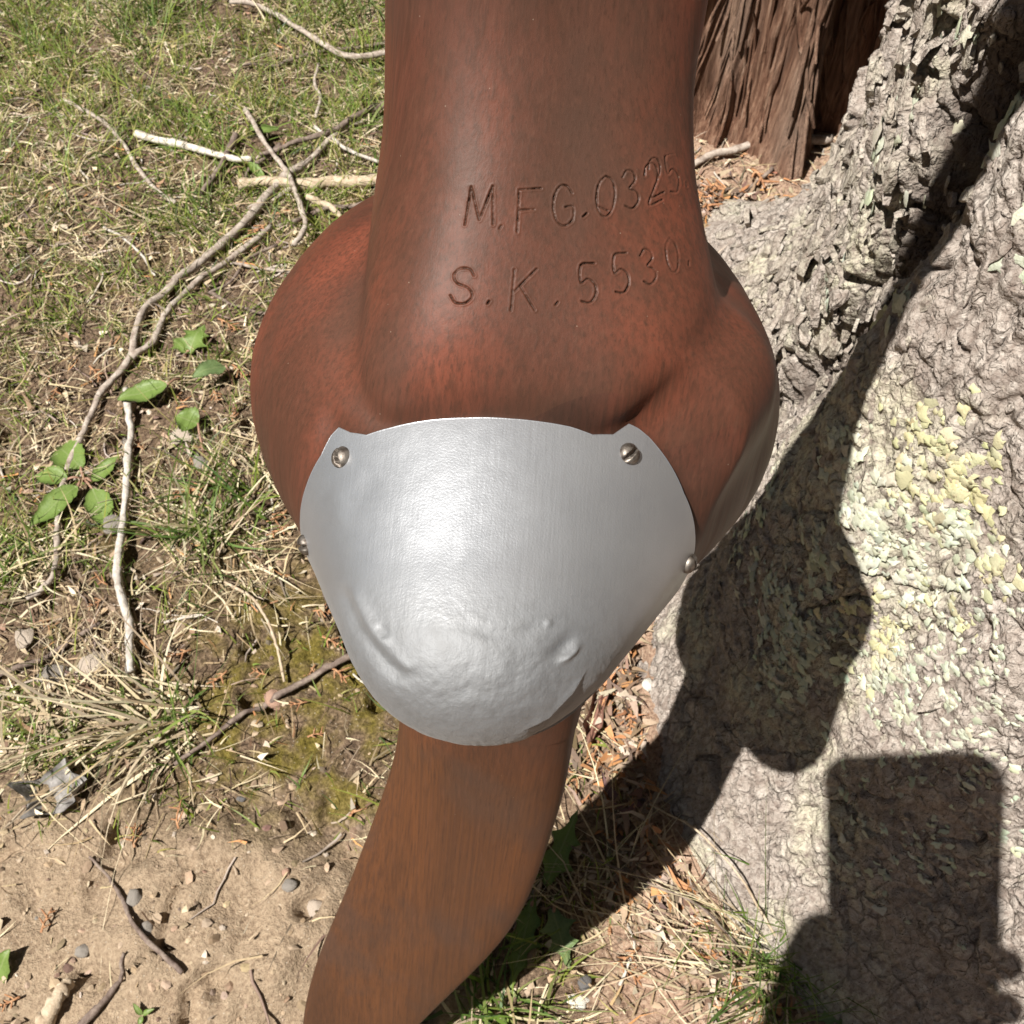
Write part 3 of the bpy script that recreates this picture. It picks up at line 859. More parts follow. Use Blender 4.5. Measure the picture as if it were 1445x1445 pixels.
# ---- leafy lichen: small curled lobes
def lobes(spots, seed):
    r = np.random.default_rng(seed); th_, z_, col_, sz_ = [], [], [], []
    for (px, py, rad, n, sx_, colr, size) in spots:
        h = trunk_hit(px, py)
        if h is None: continue
        a = r.normal(size=n) * rad * .5; b = r.normal(size=n) * rad * .5 * sx_
        k = (perlin(a * 130 + px, b * 130 + py, 0, 55) > .0) & (r.random(n) < (.42 if colr is YEL else .75 if px < 1260 else .42))
        th_.append(h[0] + a[k] / TR); z_.append(h[1] + b[k]); col_.append(np.tile(colr, (k.sum(), 1))); sz_.append(np.full(k.sum(), size))
    th_ = np.concatenate(th_); z_ = np.concatenate(z_); col_ = np.vstack(col_); sz_ = np.concatenate(sz_)
    ok = z_ > .004; th_, z_, col_, sz_ = th_[ok], z_[ok], col_[ok], sz_[ok]
    n = len(th_); e = .003
    P = trunk_pt(th_, z_)
    rs = lambda a, b: np.stack([TC[0] + (trunk_r(a, b)) * np.cos(a), TC[1] + trunk_r(a, b) * np.sin(a), b], -1)
    T1 = rs(th_ + e / TR, z_) - rs(th_ - e / TR, z_); T2 = rs(th_, z_ + e) - rs(th_, z_ - e)
    Nn = np.cross(T1, T2); Nn /= np.linalg.norm(Nn, axis=1)[:, None]
    Nn = Nn + r.normal(size=(n, 3)) * .16; Nn /= np.linalg.norm(Nn, axis=1)[:, None]
    A = np.cross(Nn, r.normal(size=(n, 3))); A /= np.linalg.norm(A, axis=1)[:, None]; B = np.cross(Nn, A)
    m = 10; ang = np.arange(m) * 2 * np.pi / m
    size = sz_ * r.uniform(.4, 1.2, n)
    V = np.zeros((n, 2 * m + 1, 3))
    V[:, 0] = P + Nn * (.0007 + size[:, None] * .03)
    for ring, (rf, lift) in enumerate(((.62, .09), (1.0, .03))):
        rad = size[:, None] * rf * (1 + .42 * r.normal(size=(n, m)) * (.4 + .6 * ring))
        lf = size[:, None] * lift * (1 + .45 * r.normal(size=(n, m)))
        V[:, 1 + ring * m:1 + (ring + 1) * m] = P[:, None] + rad[..., None] * (np.cos(ang)[None, :, None] * A[:, None] + np.sin(ang)[None, :, None] * B[:, None]) + Nn[:, None] * (lf + (.0006 if ring == 0 else .0003))[..., None]
    F = []
    for k in range(m):
        k2 = (k + 1) % m
        if k % 2 == 0: F.append([0, 1 + k, 1 + k2, 1 + (k + 2) % m])
        F.append([1 + k, 1 + m + k, 1 + m + k2, 1 + k2])
    F = (np.array(F)[None] + (np.arange(n) * (2 * m + 1))[:, None, None]).reshape(-1, 4)
    c = np.repeat((col_ * r.uniform(.72, 1.18, (n, 1)) + r.normal(size=(n, 3)) * .015)[:, None], 2 * m + 1, 1).reshape(-1, 3)
    return V.reshape(-1, 3), F, np.clip(c, .02, .9)
YEL = (.51, .48, .30); PAL = (.49, .505, .41); GRN = (.45, .49, .40); BLU = (.42, .47, .41)
spots = [(1318, 640, .020, 420, 1.0, YEL, .0026), (1345, 690, .014, 230, 1.0, YEL, .0025), (1290, 690, .012, 160, 1.2, YEL, .0024),
         (1225, 720, .014, 210, 1.4, PAL, .0024), (1240, 790, .016, 260, 1.2, PAL, .0023), (1230, 880, .018, 420, 1.3, YEL, .0020),
         (1265, 960, .022, 380, 1.0, PAL, .0020), (1330, 990, .026, 420, .8, PAL, .0018), (1300, 800, .022, 300, .8, PAL, .0020),
         (1360, 755, .014, 200, .7, PAL, .0024), (1400, 790, .016, 190, .7, YEL, .0022), (1330, 900, .03, 320, .8, PAL, .0017),
         (1400, 950, .03, 260, 1, PAL, .0017), (1395, 1120, .03, 240, 1.2, GRN, .0017), (1350, 860, .012, 90, .7, YEL, .0022),
         (1280, 110, .016, 170, 2.0, PAL, .0030), (1260, 180, .014, 150, 2.0, PAL, .0032), (1240, 255, .014, 160, 1.8, PAL, .0030),
         (1310, 90, .010, 80, 1.8, GRN, .0030), (1185, 380, .012, 110, 1.6, GRN, .0030), (1190, 450, .010, 90, .9, YEL, .0030), (1262, 430, .010, 50, 1, GRN, .0034),
         (1380, 165, .012, 40, 1, GRN, .0034), (1405, 45, .01, 50, 1.4, GRN, .0034), (1190, 640, .014, 90, 1.2, PAL, .0026),
         (1090, 850, .018, 260, 1.0, BLU, .0026), (1130, 870, .016, 220, 1.0, GRN, .0024), (1140, 940, .016, 180, 1.2, GRN, .0022), (1150, 780, .014, 140, .9, GRN, .0024),
         (1050, 760, .014, 120, .8, PAL, .0026), (1090, 700, .01, 60, 1, PAL, .0026), (1100, 960, .02, 100, 1, GRN, .0020), (1280, 1040, .026, 180, .6, PAL, .0017),
         (1250, 1200, .035, 160, 1.0, GRN, .0019), (1330, 1180, .03, 130, 1.2, GRN, .0019), (1430, 330, .012, 50, 1, PAL, .0026), (1420, 870, .02, 130, 1, PAL, .002)]
lV, lF, lC = lobes(spots, 5)
wl = NT('lichen_lobes'); a_ = wl.attr('Col')
LICH = wl.done(wl.mix(wl.rng(wl.noise(wl.map((1, 1, 1)), 900, 3), .35, .65, 0, .35), a_.outputs['Color'], (.30, .30, .20)), .9, wl.bump(wl.noise(wl.map((1, 1, 1)), 1600, 3), .5, .0006), spec=.15)
tag(link('lichen', mesh_np('lichen', lV - np.array([TC[0], TC[1], 0]), lF, True, None, lC), LICH, tree), kind='stuff')

# ---- loose flakes of the bark
r_ = np.random.default_rng(77); n = 19000
th_ = np.radians(r_.uniform(108, 262, n)); z_ = .002 + .50 * r_.random(n)
rs_ = 1 - smooth(172, 190, np.degrees(th_))
k = (r_.random(n) < .16 + .84 * rs_) & (perlin(th_ * 12, z_ * 30, 0, 67) > -.25); th_, z_, rs_ = th_[k], z_[k], rs_[k]; n = len(th_)
Pf = trunk_pt(th_, z_); e = .003
sf = lambda a, b: np.stack([TC[0] + trunk_r(a, b) * np.cos(a), TC[1] + trunk_r(a, b) * np.sin(a), b], -1)
T1 = sf(th_ + e / TR, z_) - sf(th_ - e / TR, z_); T2 = sf(th_, z_ + e) - sf(th_, z_ - e)
Nf = np.cross(T1, T2); Nf /= np.linalg.norm(Nf, axis=1)[:, None]
Nf = Nf + r_.normal(size=(n, 3)) * .30; Nf /= np.linalg.norm(Nf, axis=1)[:, None]
ax = T2 / np.linalg.norm(T2, axis=1)[:, None] - .35 * T1 / np.linalg.norm(T1, axis=1)[:, None] + r_.normal(size=(n, 3)) * .25
ax = ax - Nf * (ax * Nf).sum(1)[:, None]; ax /= np.linalg.norm(ax, axis=1)[:, None]; bx = np.cross(Nf, ax)
m = 7; ang = np.arange(m) * 2 * np.pi / m + r_.random((n, 1)) * 6
sz = r_.gamma(3.5, .00074, n) * (.5 + .75 * rs_); asp = r_.uniform(1.1, 2.6, n)
rad = sz[:, None] * r_.uniform(.55, 1.25, (n, m))
ring = Pf[:, None] + (rad * np.cos(ang) * asp[:, None])[..., None] * ax[:, None] + (rad * np.sin(ang))[..., None] * bx[:, None] + Nf[:, None] * (r_.uniform(.1, .9, (n, m)) * sz[:, None] * .42)[..., None]
top = (Pf + Nf * (sz * r_.uniform(.3, .7, n))[:, None])[:, None]
low = ring - Nf[:, None] * (sz * .55)[:, None, None]
V = np.concatenate([top, ring, low], 1).reshape(-1, 3)
F = []
for q in range(m):
    q2 = (q + 1) % m; F += [[0, 1 + q, 1 + q2], [1 + q, 1 + m + q, 1 + m + q2], [1 + q, 1 + m + q2, 1 + q2]]
F = (np.array(F)[None] + (np.arange(n) * (2 * m + 1))[:, None, None]).reshape(-1, 3)
cF_ = np.zeros((len(V), 3), np.float32); cF_[:, 0] = np.repeat(r_.random(n) * .5, 2 * m + 1)
tag(link('bark_flakes', mesh_np('bark_flakes', V - np.array([TC[0], TC[1], 0]), F, False, None, cF_), BARK, tree), kind='stuff')

# ------------------------------------------------------------------ red cedar behind
cb = gp(1085, 205); CC = np.array([cb[0] + .0, cb[1] + .075]); CRd = .074
def cedar_r(th, z):
    r = CRd * (1 + .35 * np.exp(-np.clip(z, 0, 9) / .05)) 
    r = r * (1 + .22 * np.cos(5 * th + 1.1 + 1.4 * z) + .09 * np.cos(9 * th + .4 - 2 * z) + .05 * np.cos(17 * th + 6 * z))
    u = th * CRd
    r = r + .0055 * perlin(u * 130, z * 14 + 2 * np.sin(u * 9), 0, 81) + .0030 * perlin(u * 380, z * 34, 0, 82) + .004 * perlin(np.cos(th) * 4, np.sin(th) * 4, z * 4, 83)
    return r
thc = np.linspace(0, 2 * np.pi, 420, endpoint=False); zc_ = graded([(-.04, .004), (.5, .004), (.8, .03), (2.6, .08)])
TH2, ZZ2 = np.meshgrid(thc, zc_)
rr = cedar_r(TH2, ZZ2)
cdV = np.stack([rr * np.cos(TH2), rr * np.sin(TH2), ZZ2], -1).reshape(-1, 3)
cedar = empty('tree', (CC[0], CC[1], 0), 'reddish brown stringy-barked trunk standing behind the propeller at the top', 'tree')
w = NT('stringy_red_bark')
s1 = w.noise(w.map((1, 1, .055)), 260, 5, .65); s2 = w.noise(w.map((1, 1, .05)), 900, 3, .6); s3 = w.noise(w.map((1, 1, .3)), 30, 3)
c = w.ramp(s1, [(.3, (.055, .028, .018)), (.48, (.135, .070, .046)), (.62, (.225, .135, .092)), (.78, (.33, .235, .18))])
c = w.mix(w.rng(s3, .45, .7, 0, .35), c, (.28, .215, .17))
CEDAR = w.done(c, .92, w.bump(s2, .7, .0015, w.bump(s1, .9, .004)), spec=.15)
link('trunk', mesh_np('trunk', cdV, grid_faces(len(zc_), len(thc), True), True), CEDAR, cedar)
# loose strips of its bark
r_ = np.random.default_rng(91)
for k in range(110):
    th0 = math.radians(r_.uniform(165, 345)); z0 = r_.uniform(0, .25); ln = r_.uniform(.05, .20); wd = r_.uniform(.0012, .0038)
    m = 12; zs = z0 + ln * np.linspace(0, 1, m); dth = .12 * (np.linspace(0, 1, m) - .5) * r_.normal()
    off = .0015 + .010 * np.abs(np.linspace(-1, 1, m)) ** 4 * r_.random() + .002 * np.sin(np.linspace(0, 9, m) + k)
    th_ = th0 + dth; rr = cedar_r(th_, zs) + off
    mid = np.stack([rr * np.cos(th_), rr * np.sin(th_), zs], -1)
    tg = np.stack([-np.sin(th_), np.cos(th_), 0 * th_], -1); no = np.stack([np.cos(th_), np.sin(th_), 0 * th_], -1)
    ww = wd * np.sin(np.linspace(.25, 2.9, m)) ** .5
    V = np.concatenate([mid + tg * ww[:, None], mid + no * .0012, mid - tg * ww[:, None], mid - no * .0006]).reshape(4, m, 3).transpose(1, 0, 2).reshape(-1, 3)
    link('bark_strip', mesh_np('bark_strip', V, grid_faces(m, 4, True), True), CEDAR, cedar)
# ------------------------------------------------------------------ ground sheet
gx = graded([(-60, 12), (-6, 2.0), (-1.1, .10), (-.62, .0042), (-.3, .0022), (.35, .0022), (.60, .006), (1.4, .10), (8, 2.5), (60, 12)])
gy = graded([(-60, 12), (-6, 2.0), (-.6, .08), (-.12, .004), (.0, .0026), (.60, .0028), (1.25, .0055), (2.2, .10), (8, 2.0), (60, 12)])
GX, GY = np.meshgrid(gx, gy)
g0 = ground_z(GX, GY)
def cover(x, y):
    """how much moss, grass thatch and litter lie at a place (0..1), by eye from the photograph"""
    x = np.asarray(x, float); y = np.asarray(y, float)
    P = np.stack([x, y, 0 * x], -1) - CO
    zc = np.maximum(P @ CF, .05); px = 722.5 + FPX * (P @ CR) / zc; py = 722.5 - FPX * (P @ CU) / zc
    behind = (P @ CF) < .1
    n = perlin(x * 9, y * 9, 0, 101); n2 = perlin(x * 26, y * 26, 0, 102); n3 = perlin(x * 60, y * 60, 0, 107)
    soil = smooth(1090, 1240, py + 60 * n + 30 * n2 + .14 * (200 - px)) * (1 - smooth(640, 760, px)) 
    soil = np.maximum(soil, smooth(.52, .70, n2 + .4 * n3) * .8 * smooth(500, 700, py))
    soil = np.where(behind, .6, soil)
    foot = smooth(760, 930, px + 50 * n) * smooth(120, 260, py)
    cedl = smooth(930, 1010, px) * (1 - smooth(260, 340, py))
    moss = np.exp(-((px - 430) / 170) ** 2 - ((py - 1010) / 190) ** 2) * 1.5 + .55 * smooth(.15, .5, n + .5 * n2)
    moss = np.clip(moss, 0, 1) * (1 - soil) * (1 - foot) * (1 - cedl) * smooth(-.25, .15, n3 + .25)
    grass = (1 - soil) * (1 - foot) * (1 - cedl) * np.clip(1 - np.exp(-((px - 430) / 180) ** 2 - ((py - 1000) / 200) ** 2) * .93, 0, 1)
    green = grass * np.clip(1.15 - smooth(200, 680, py) * .48 + .75 * n + .5 * n2 - .2, 0.05, 1.5)
    litter = np.clip(foot + cedl, 0, 1)
    return soil, moss, grass, green, litter
soil, moss, grass, green, litter = cover(GX, GY)
near = (np.hypot(GX, GY - .45) < 1.3)
d1, d2, cid = worley((GX + .004 * perlin(GX * 60, GY * 60, 0, 103)) / .016, (GY + .004 * perlin(GX * 60, GY * 60, 3, 104)) / .016, 105)
clod = .0042 * (cid - .4) * smooth(0, .35, d2 - d1) 
e1, e2, eid = worley(GX / .0062, GY / .0062, 106)
crumb = .0016 * (eid - .3) * smooth(.0, .4, e2 - e1)
k1, k2, kid = worley((GX + .02 * perlin(GX * 22, GY * 22, 0, 108)) / .085, (GY + .02 * perlin(GX * 22, GY * 22, 5, 109)) / .085, 110)
crack = -.010 * (1 - smooth(.0, .045, k2 - k1)) * smooth(-.05, .25, perlin(GX * 14, GY * 14, 2, 111)) * soil
h1, h2, hid = worley((GX + .010 * perlin(GX * 30, GY * 30, 0, 116)) / .038, (GY + .010 * perlin(GX * 30, GY * 30, 3, 117)) / .038, 118)
clod = clod + .0055 * (hid - .5) * smooth(0, .22, h2 - h1) * soil
fb = .0035 * fbm(GX * 48, GY * 48, 0, 112, 3)
hole = -.011 * smooth(.42, .60, perlin(GX * 34, GY * 34, 6, 113))
flat = soil * smooth(-.2, .3, perlin(GX * 10 + 3, GY * 10, 1, 114))
micro = (clod * (1 - .2 * flat) + crumb * (1 - .2 * flat) + fb * (1 - .4 * flat) + hole * (1 - .35 * flat)) * near + crack * near
# small burrow in the bare soil
hb = gp(308, 1390)
micro -= .012 * np.exp(-(((GX - hb[0]) / .010) ** 2 + ((GY - hb[1]) / .008) ** 2) ** 2)
mb = gp(320, 1290); mr = np.hypot((GX - mb[0]) / 1.25, GY - mb[1]) + .006 * perlin(GX * 40, GY * 40, 0, 119)
micro += (.011 * (1 - smooth(.035, .060, mr)) - .006 * np.exp(-((mr - .060) / .006) ** 2) * smooth(-.2, .3, perlin(GX * 22, GY * 22, 3, 120))) * near
micro += .004 * moss * (.5 + fbm(GX * 130, GY * 130, 0, 115, 2)) * near
gV = np.stack([GX, GY, g0 + micro], -1).reshape(-1, 3)
gc = np.stack([soil, moss, np.clip(litter, 0, 1)], -1).reshape(-1, 3)
w = NT('earth_moss_and_thatch')
at = w.attr('Col'); sp_ = w.n('ShaderNodeSeparateColor'); w.link(at.outputs['Color'], sp_.inputs[0])
n1 = w.noise(w.map((1, 1, 1)), 45, 5, .6); n2 = w.noise(w.map((1, 1, 1)), 420, 4, .65); n3 = w.noise(w.map((1, 1, 1)), 1500, 3, .6)
dirt = w.ramp(n2, [(.3, (.145, .098, .066)), (.5, (.285, .212, .145)), (.7, (.40, .31, .22))])
dirt = w.mix(w.rng(n1, .35, .65, 0, .5), dirt, (.35, .27, .19))
hum = w.ramp(n2, [(.32, (.045, .031, .021)), (.5, (.125, .085, .057)), (.7, (.28, .205, .14))])
c = w.mix(sp_.outputs[0], hum, dirt)
lit = w.ramp(n2, [(.3, (.13, .08, .055)), (.5, (.32, .215, .155)), (.7, (.46, .35, .26))])
c = w.mix(sp_.outputs[2], c, lit)
ms = w.ramp(n2, [(.3, (.06, .048, .010)), (.55, (.145, .115, .026)), (.75, (.25, .205, .06))])
c = w.mix(w.math('MULTIPLY', sp_.outputs[1], w.rng(n1, .40, .58, .12, 1)), c, ms)
sp2 = w.voro(w.map((1, 1, 1)), 330)
c = w.mix(w.rng(sp2.outputs['Distance'], .08, .14, .5, 0), c, (.55, .50, .43))
GROUND = w.done(c, .95, w.bump(n3, .6, .0009, w.bump(n2, .9, .0028)), spec=.15)
tag(link('ground', mesh_np('ground', gV, grid_faces(len(gy), len(gx)), True, None, gc), GROUND), kind='structure')

_gi = (gx, gy, (g0 + micro))
def gsurf(x, y):
    """height of the finished ground"""
    x = np.asarray(x, float); y = np.asarray(y, float)
    i = np.clip(np.searchsorted(gx, x) - 1, 0, len(gx) - 2); j = np.clip(np.searchsorted(gy, y) - 1, 0, len(gy) - 2)
    fx = np.clip((x - gx[i]) / (gx[i + 1] - gx[i]), 0, 1); fy = np.clip((y - gy[j]) / (gy[j + 1] - gy[j]), 0, 1)
    Z = _gi[2]
    return Z[j, i] * (1 - fx) * (1 - fy) + Z[j, i + 1] * fx * (1 - fy) + Z[j + 1, i] * (1 - fx) * fy + Z[j + 1, i + 1] * fx * fy
def inside_trunk(x, y, m=0.0):
    th = np.arctan2(y - TC[1], x - TC[0]); r = np.hypot(x - TC[0], y - TC[1])
    return (r < trunk_r(th % (2 * np.pi), 0 * th + .01) + m) | (np.hypot(x - CC[0], y - CC[1]) < CRd * 1.2 + m)

# ------------------------------------------------------------------ small growth and litter (uncountable)
def blades(x, y, z, head, lean0, curl, ln, wd, segs=4):
    """curved tapering blades; returns V, F, n per blade"""
    n = len(x); t = np.linspace(0, 1, segs + 1)
    ang = lean0[:, None] + curl[:, None] * t[None]             # angle from vertical
    ds = ln[:, None] / segs
    hx = np.concatenate([np.zeros((n, 1)), np.cumsum(np.sin((ang[:, :-1] + ang[:, 1:]) / 2) * ds, 1)], 1)
    hz = np.concatenate([np.zeros((n, 1)), np.cumsum(np.cos((ang[:, :-1] + ang[:, 1:]) / 2) * ds, 1)], 1)
    bend = (rng.normal(size=n) * .35)[:, None] * t[None] ** 2 * ln[:, None]
    cx_ = x[:, None] + hx * np.cos(head)[:, None] - bend * np.sin(head)[:, None]
    cy_ = y[:, None] + hx * np.sin(head)[:, None] + bend * np.cos(head)[:, None]
    cz_ = z[:, None] + hz
    tw = rng.uniform(-.9, .9, n)[:, None]
    wv = wd[:, None] * (1 - t[None] ** 1.7 * .96) * .5
    sx_ = -np.sin(head)[:, None] * wv * np.cos(tw); sy_ = np.cos(head)[:, None] * wv * np.cos(tw); sz_ = wv * np.sin(tw)
    L = np.stack([cx_ - sx_, cy_ - sy_, cz_ - sz_], -1); R = np.stack([cx_ + sx_, cy_ + sy_, cz_ + sz_], -1)
    V = np.stack([L, R], 2).reshape(n, -1, 3)
    f = np.array([[2 * k, 2 * k + 1, 2 * k + 3, 2 * k + 2] for k in range(segs)])
    F = (f[None] + (np.arange(n) * 2 * (segs + 1))[:, None, None]).reshape(-1, 4)
    return V.reshape(-1, 3), F, 2 * (segs + 1)
def scatter(n, fn, seed, box=(-.75, 1.25, -.15, 1.5)):
    """random ground places in view kept with probability fn(x, y)"""
    r = np.random.default_rng(seed)
    x = r.uniform(box[0], box[1], n); y = r.uniform(box[2], box[3], n)
    P = np.stack([x, y, 0 * x], -1); px, py = project(P)
    k = (px > -140) & (px < 1560) & (py > -160) & (py < 1600) & ((P - CO) @ CF > .1)
    x, y = x[k], y[k]
    k = (r.random(len(x)) < fn(x, y)) & ~inside_trunk(x, y)
    return x[k], y[k], r
def tinted(name, rough=.6, trans=0.0):
    w = NT(name); a = w.attr('Col')
    n = w.noise(w.map((1, 1, 1)), 700, 3)
    c = w.mix(w.rng(n, .35, .7, 0, .3), a.outputs['Color'], (.10, .09, .05))
    w.done(c, rough, None, spec=.35)
    if trans:
        tr = w.n('ShaderNodeBsdfTranslucent'); w.link(a.outputs['Color'], tr.inputs['Color'])
        mx = w.n('ShaderNodeMixShader'); mx.inputs[0].default_value = trans
        w.link(w.p.outputs[0], mx.inputs[1]); w.link(tr.outputs[0], mx.inputs[2]); w.link(mx.outputs[0], w.out.inputs[0])
    return w.m
GREEN = tinted('green_blades', .5, .35); STRAW = tinted('straw', .7, .15); BITS = tinted('dead_bits', .85)
def pal(r, n, cols_, p, var=.18):
    c = np.array(cols_)[r.choice(len(cols_), n, p=p)] * r.uniform(1 - var, 1 + var, (n, 1))
    return np.clip(c + r.normal(size=(n, 3)) * .008, .005, .9)
# green grass
x, y, r = scatter(340000, lambda x, y: np.clip(cover(x, y)[3] * .9 * smooth(-.15, .35, perlin(x * 30, y * 30, 4, 121) + .45 * perlin(x * 75, y * 75, 4, 122) + .2), 0, 1), 31)
n = len(x); far = smooth(.3, 1.0, y)
ln = r.gamma(5, .0042, n) * (.75 + .35 * far); wd = r.uniform(.0007, .0016, n)
V, F, k = blades(x, y, gsurf(x, y) - .002, r.uniform(0, 2 * np.pi, n), r.uniform(.1, 1.05, n), r.uniform(.1, 1.1, n), ln, wd)
C = np.repeat(pal(r, n, [(.125, .195, .030), (.20, .275, .045), (.31, .35, .08), (.39, .36, .13), (.06, .105, .022)], [.25, .28, .23, .12, .12]), k, 0)
tag(link('grass', mesh_np('grass', V, F, True, None, C), GREEN), 'short thin green grass growing through pale thatch', 'grass', kind='stuff')
print('grass', n)
# pale thatch lying on the ground
x, y, r = scatter(300000, lambda x, y: np.clip(cover(x, y)[2] * .85 * (1 - .8 * cover(x, y)[1]) + .10 * cover(x, y)[4] + .035, 0, 1) * np.clip(.62 + 1.5 * perlin(x * 16, y * 16, 7, 123) + .8 * perlin(x * 42, y * 42, 7, 124), .08, 1), 32)
n = len(x)
ln = r.gamma(2.6, .0058, n); wd = r.uniform(.0005, .0014, n)
V, F, k = blades(x, y, gsurf(x, y) + r.uniform(-.001, .005, n), r.uniform(0, 2 * np.pi, n), r.uniform(1.15, 1.5, n), r.uniform(.0, .5, n), ln, wd, 3)
C = np.repeat(pal(r, n, [(.50, .40, .25), (.62, .54, .37), (.34, .25, .15), (.17, .115, .075), (.42, .34, .26)], [.25, .22, .2, .21, .12]), k, 0)
tag(link('dead_grass', mesh_np('dead_grass', V, F, True, None, C), STRAW), 'pale dry grass lying flat as thatch over the ground', 'dead grass', kind='stuff')
print('thatch', n)
# crumbs of soil, bark and seed
x, y, r = scatter(60000, lambda x, y: np.clip(.30 * cover(x, y)[0] + .75 * cover(x, y)[4] + .25, 0, 1), 33)
n = len(x); m = 6
ang = np.arange(m) * 2 * np.pi / m
sz = np.minimum(r.gamma(2.0, .00055, n) + .0004, .0030); asp = r.uniform(1, 1.8, n); hd = r.uniform(0, 2 * np.pi, n)
rad = sz[:, None] * r.uniform(.7, 1.25, (n, m))
lx = rad * np.cos(ang) * asp[:, None]; ly = rad * np.sin(ang)
z0 = gsurf(x, y)
tl = r.normal(size=(n, 2)) * .35
ring = np.stack([x[:, None] + lx * np.cos(hd)[:, None] - ly * np.sin(hd)[:, None], y[:, None] + lx * np.sin(hd)[:, None] + ly * np.cos(hd)[:, None], z0[:, None] + lx * tl[:, :1] + ly * tl[:, 1:] + sz[:, None] * .2], -1)
top = np.stack([x, y, z0 + sz * r.uniform(.5, 1.1, n)], -1)[:, None]; bot = np.stack([x, y, z0 - sz * .4], -1)[:, None]
V = np.concatenate([ring, top, bot], 1).reshape(-1, 3)
f = np.array([[k_, (k_ + 1) % m, m] for k_ in range(m)] + [[(k_ + 1) % m, k_, m + 1] for k_ in range(m)])
F = (f[None] + (np.arange(n) * (m + 2))[:, None, None]).reshape(-1, 3)
C = np.repeat(pal(r, n, [(.32, .235, .16), (.38, .29, .21), (.20, .135, .095), (.46, .39, .32), (.13, .09, .065)], [.36, .28, .18, .06, .12]), m + 2, 0)
tag(link('soil_crumbs', mesh_np('soil_crumbs', V, F, False, None, C), BITS), 'crumbs of soil and bark strewn over the ground', 'soil crumbs', kind='stuff')
# fine orange needles
x, y, r = scatter(22000, lambda x, y: np.clip(.9 * cover(x, y)[4] + .20 * (1 - cover(x, y)[0]) + .05, 0, 1) * np.clip(.5 + 1.3 * perlin(x * 20, y * 20, 9, 125), .03, 1), 34)
n = len(x)
V, F, k = blades(x, y, gsurf(x, y) + r.uniform(.0, .004, n), r.uniform(0, 2 * np.pi, n), r.uniform(1.3, 1.6, n), r.uniform(-.3, .3, n), r.gamma(4, .0026, n), r.uniform(.0008, .0018, n), 2)
C = np.repeat(pal(r, n, [(.50, .22, .085), (.42, .17, .07), (.30, .14, .075), (.52, .32, .16)], [.35, .25, .25, .15]), k, 0)
C = C * np.array([.85, .95, 1.0])
tag(link('fallen_needles', mesh_np('fallen_needles', V, F, True, None, C), BITS), 'orange brown cedar needles fallen among the litter', 'fallen needles', kind='stuff')

# fine dead twiglets
x, y, r = scatter(5200, lambda x, y: np.clip(.55 * cover(x, y)[2] + .6 * cover(x, y)[4] + .06, 0, 1), 35)
n = len(x); m = 7; t = np.linspace(-.5, .5, m)
hd = r.uniform(0, 2 * np.pi, n); ln = r.gamma(3, .009, n); bend = r.normal(size=n) * .25; wg = r.normal(size=(n, m)) * .02
lx = ln[:, None] * t; ly = ln[:, None] * (bend[:, None] * t ** 2 * 2 + wg)
cx_ = x[:, None] + lx * np.cos(hd)[:, None] - ly * np.sin(hd)[:, None]; cy_ = y[:, None] + lx * np.sin(hd)[:, None] + ly * np.cos(hd)[:, None]
rad = r.uniform(.0004, .0011, n)[:, None] * np.linspace(1.1, .7, m)
cz_ = np.maximum(gsurf(cx_, cy_), gsurf(x, y)[:, None] - .001) + rad + .001
a4 = np.arange(4) * np.pi / 2 + .4
V = np.stack([cx_[..., None] - np.sin(hd)[:, None, None] * rad[..., None] * np.cos(a4), cy_[..., None] + np.cos(hd)[:, None, None] * rad[..., None] * np.cos(a4), cz_[..., None] + rad[..., None] * np.sin(a4)], -1).reshape(-1, 3)
F = (grid_faces(m, 4, True)[None] + (np.arange(n) * m * 4)[:, None, None]).reshape(-1, 4)
C = np.repeat(pal(r, n, [(.34, .28, .24), (.22, .16, .13), (.48, .43, .38), (.12, .085, .07)], [.3, .3, .2, .2]), m * 4, 0)
tag(link('fallen_twiglets', mesh_np('fallen_twiglets', V, F, True, None, C), BITS), 'fine dead twiglets fallen among the grass and litter', 'fallen twiglets', kind='stuff')

# small curled scraps of dead leaf
x, y, r = scatter(26000, lambda x, y: np.clip(.75 * cover(x, y)[2] * (1 - .7 * cover(x, y)[1]) + .40 * cover(x, y)[4] + .05, 0, 1) * np.clip(.6 + 1.2 * perlin(x * 14, y * 14, 12, 127), .05, 1), 36)
n = len(x)
V, F, k = blades(x, y, gsurf(x, y) + r.uniform(.0005, .005, n), r.uniform(0, 2 * np.pi, n), r.uniform(1.0, 1.7, n), r.uniform(-.9, .9, n), r.gamma(5, .0014, n), r.uniform(.0016, .0046, n), 3)
C = np.repeat(pal(r, n, [(.52, .42, .29), (.40, .29, .19), (.58, .50, .40), (.27, .17, .11), (.36, .30, .25)], [.3, .25, .15, .18, .12], .25), k, 0)
tag(link('leaf_litter', mesh_np('leaf_litter', V, F, True, None, C), BITS), 'small curled scraps of dead leaf scattered through the grass', 'leaf litter', kind='stuff')

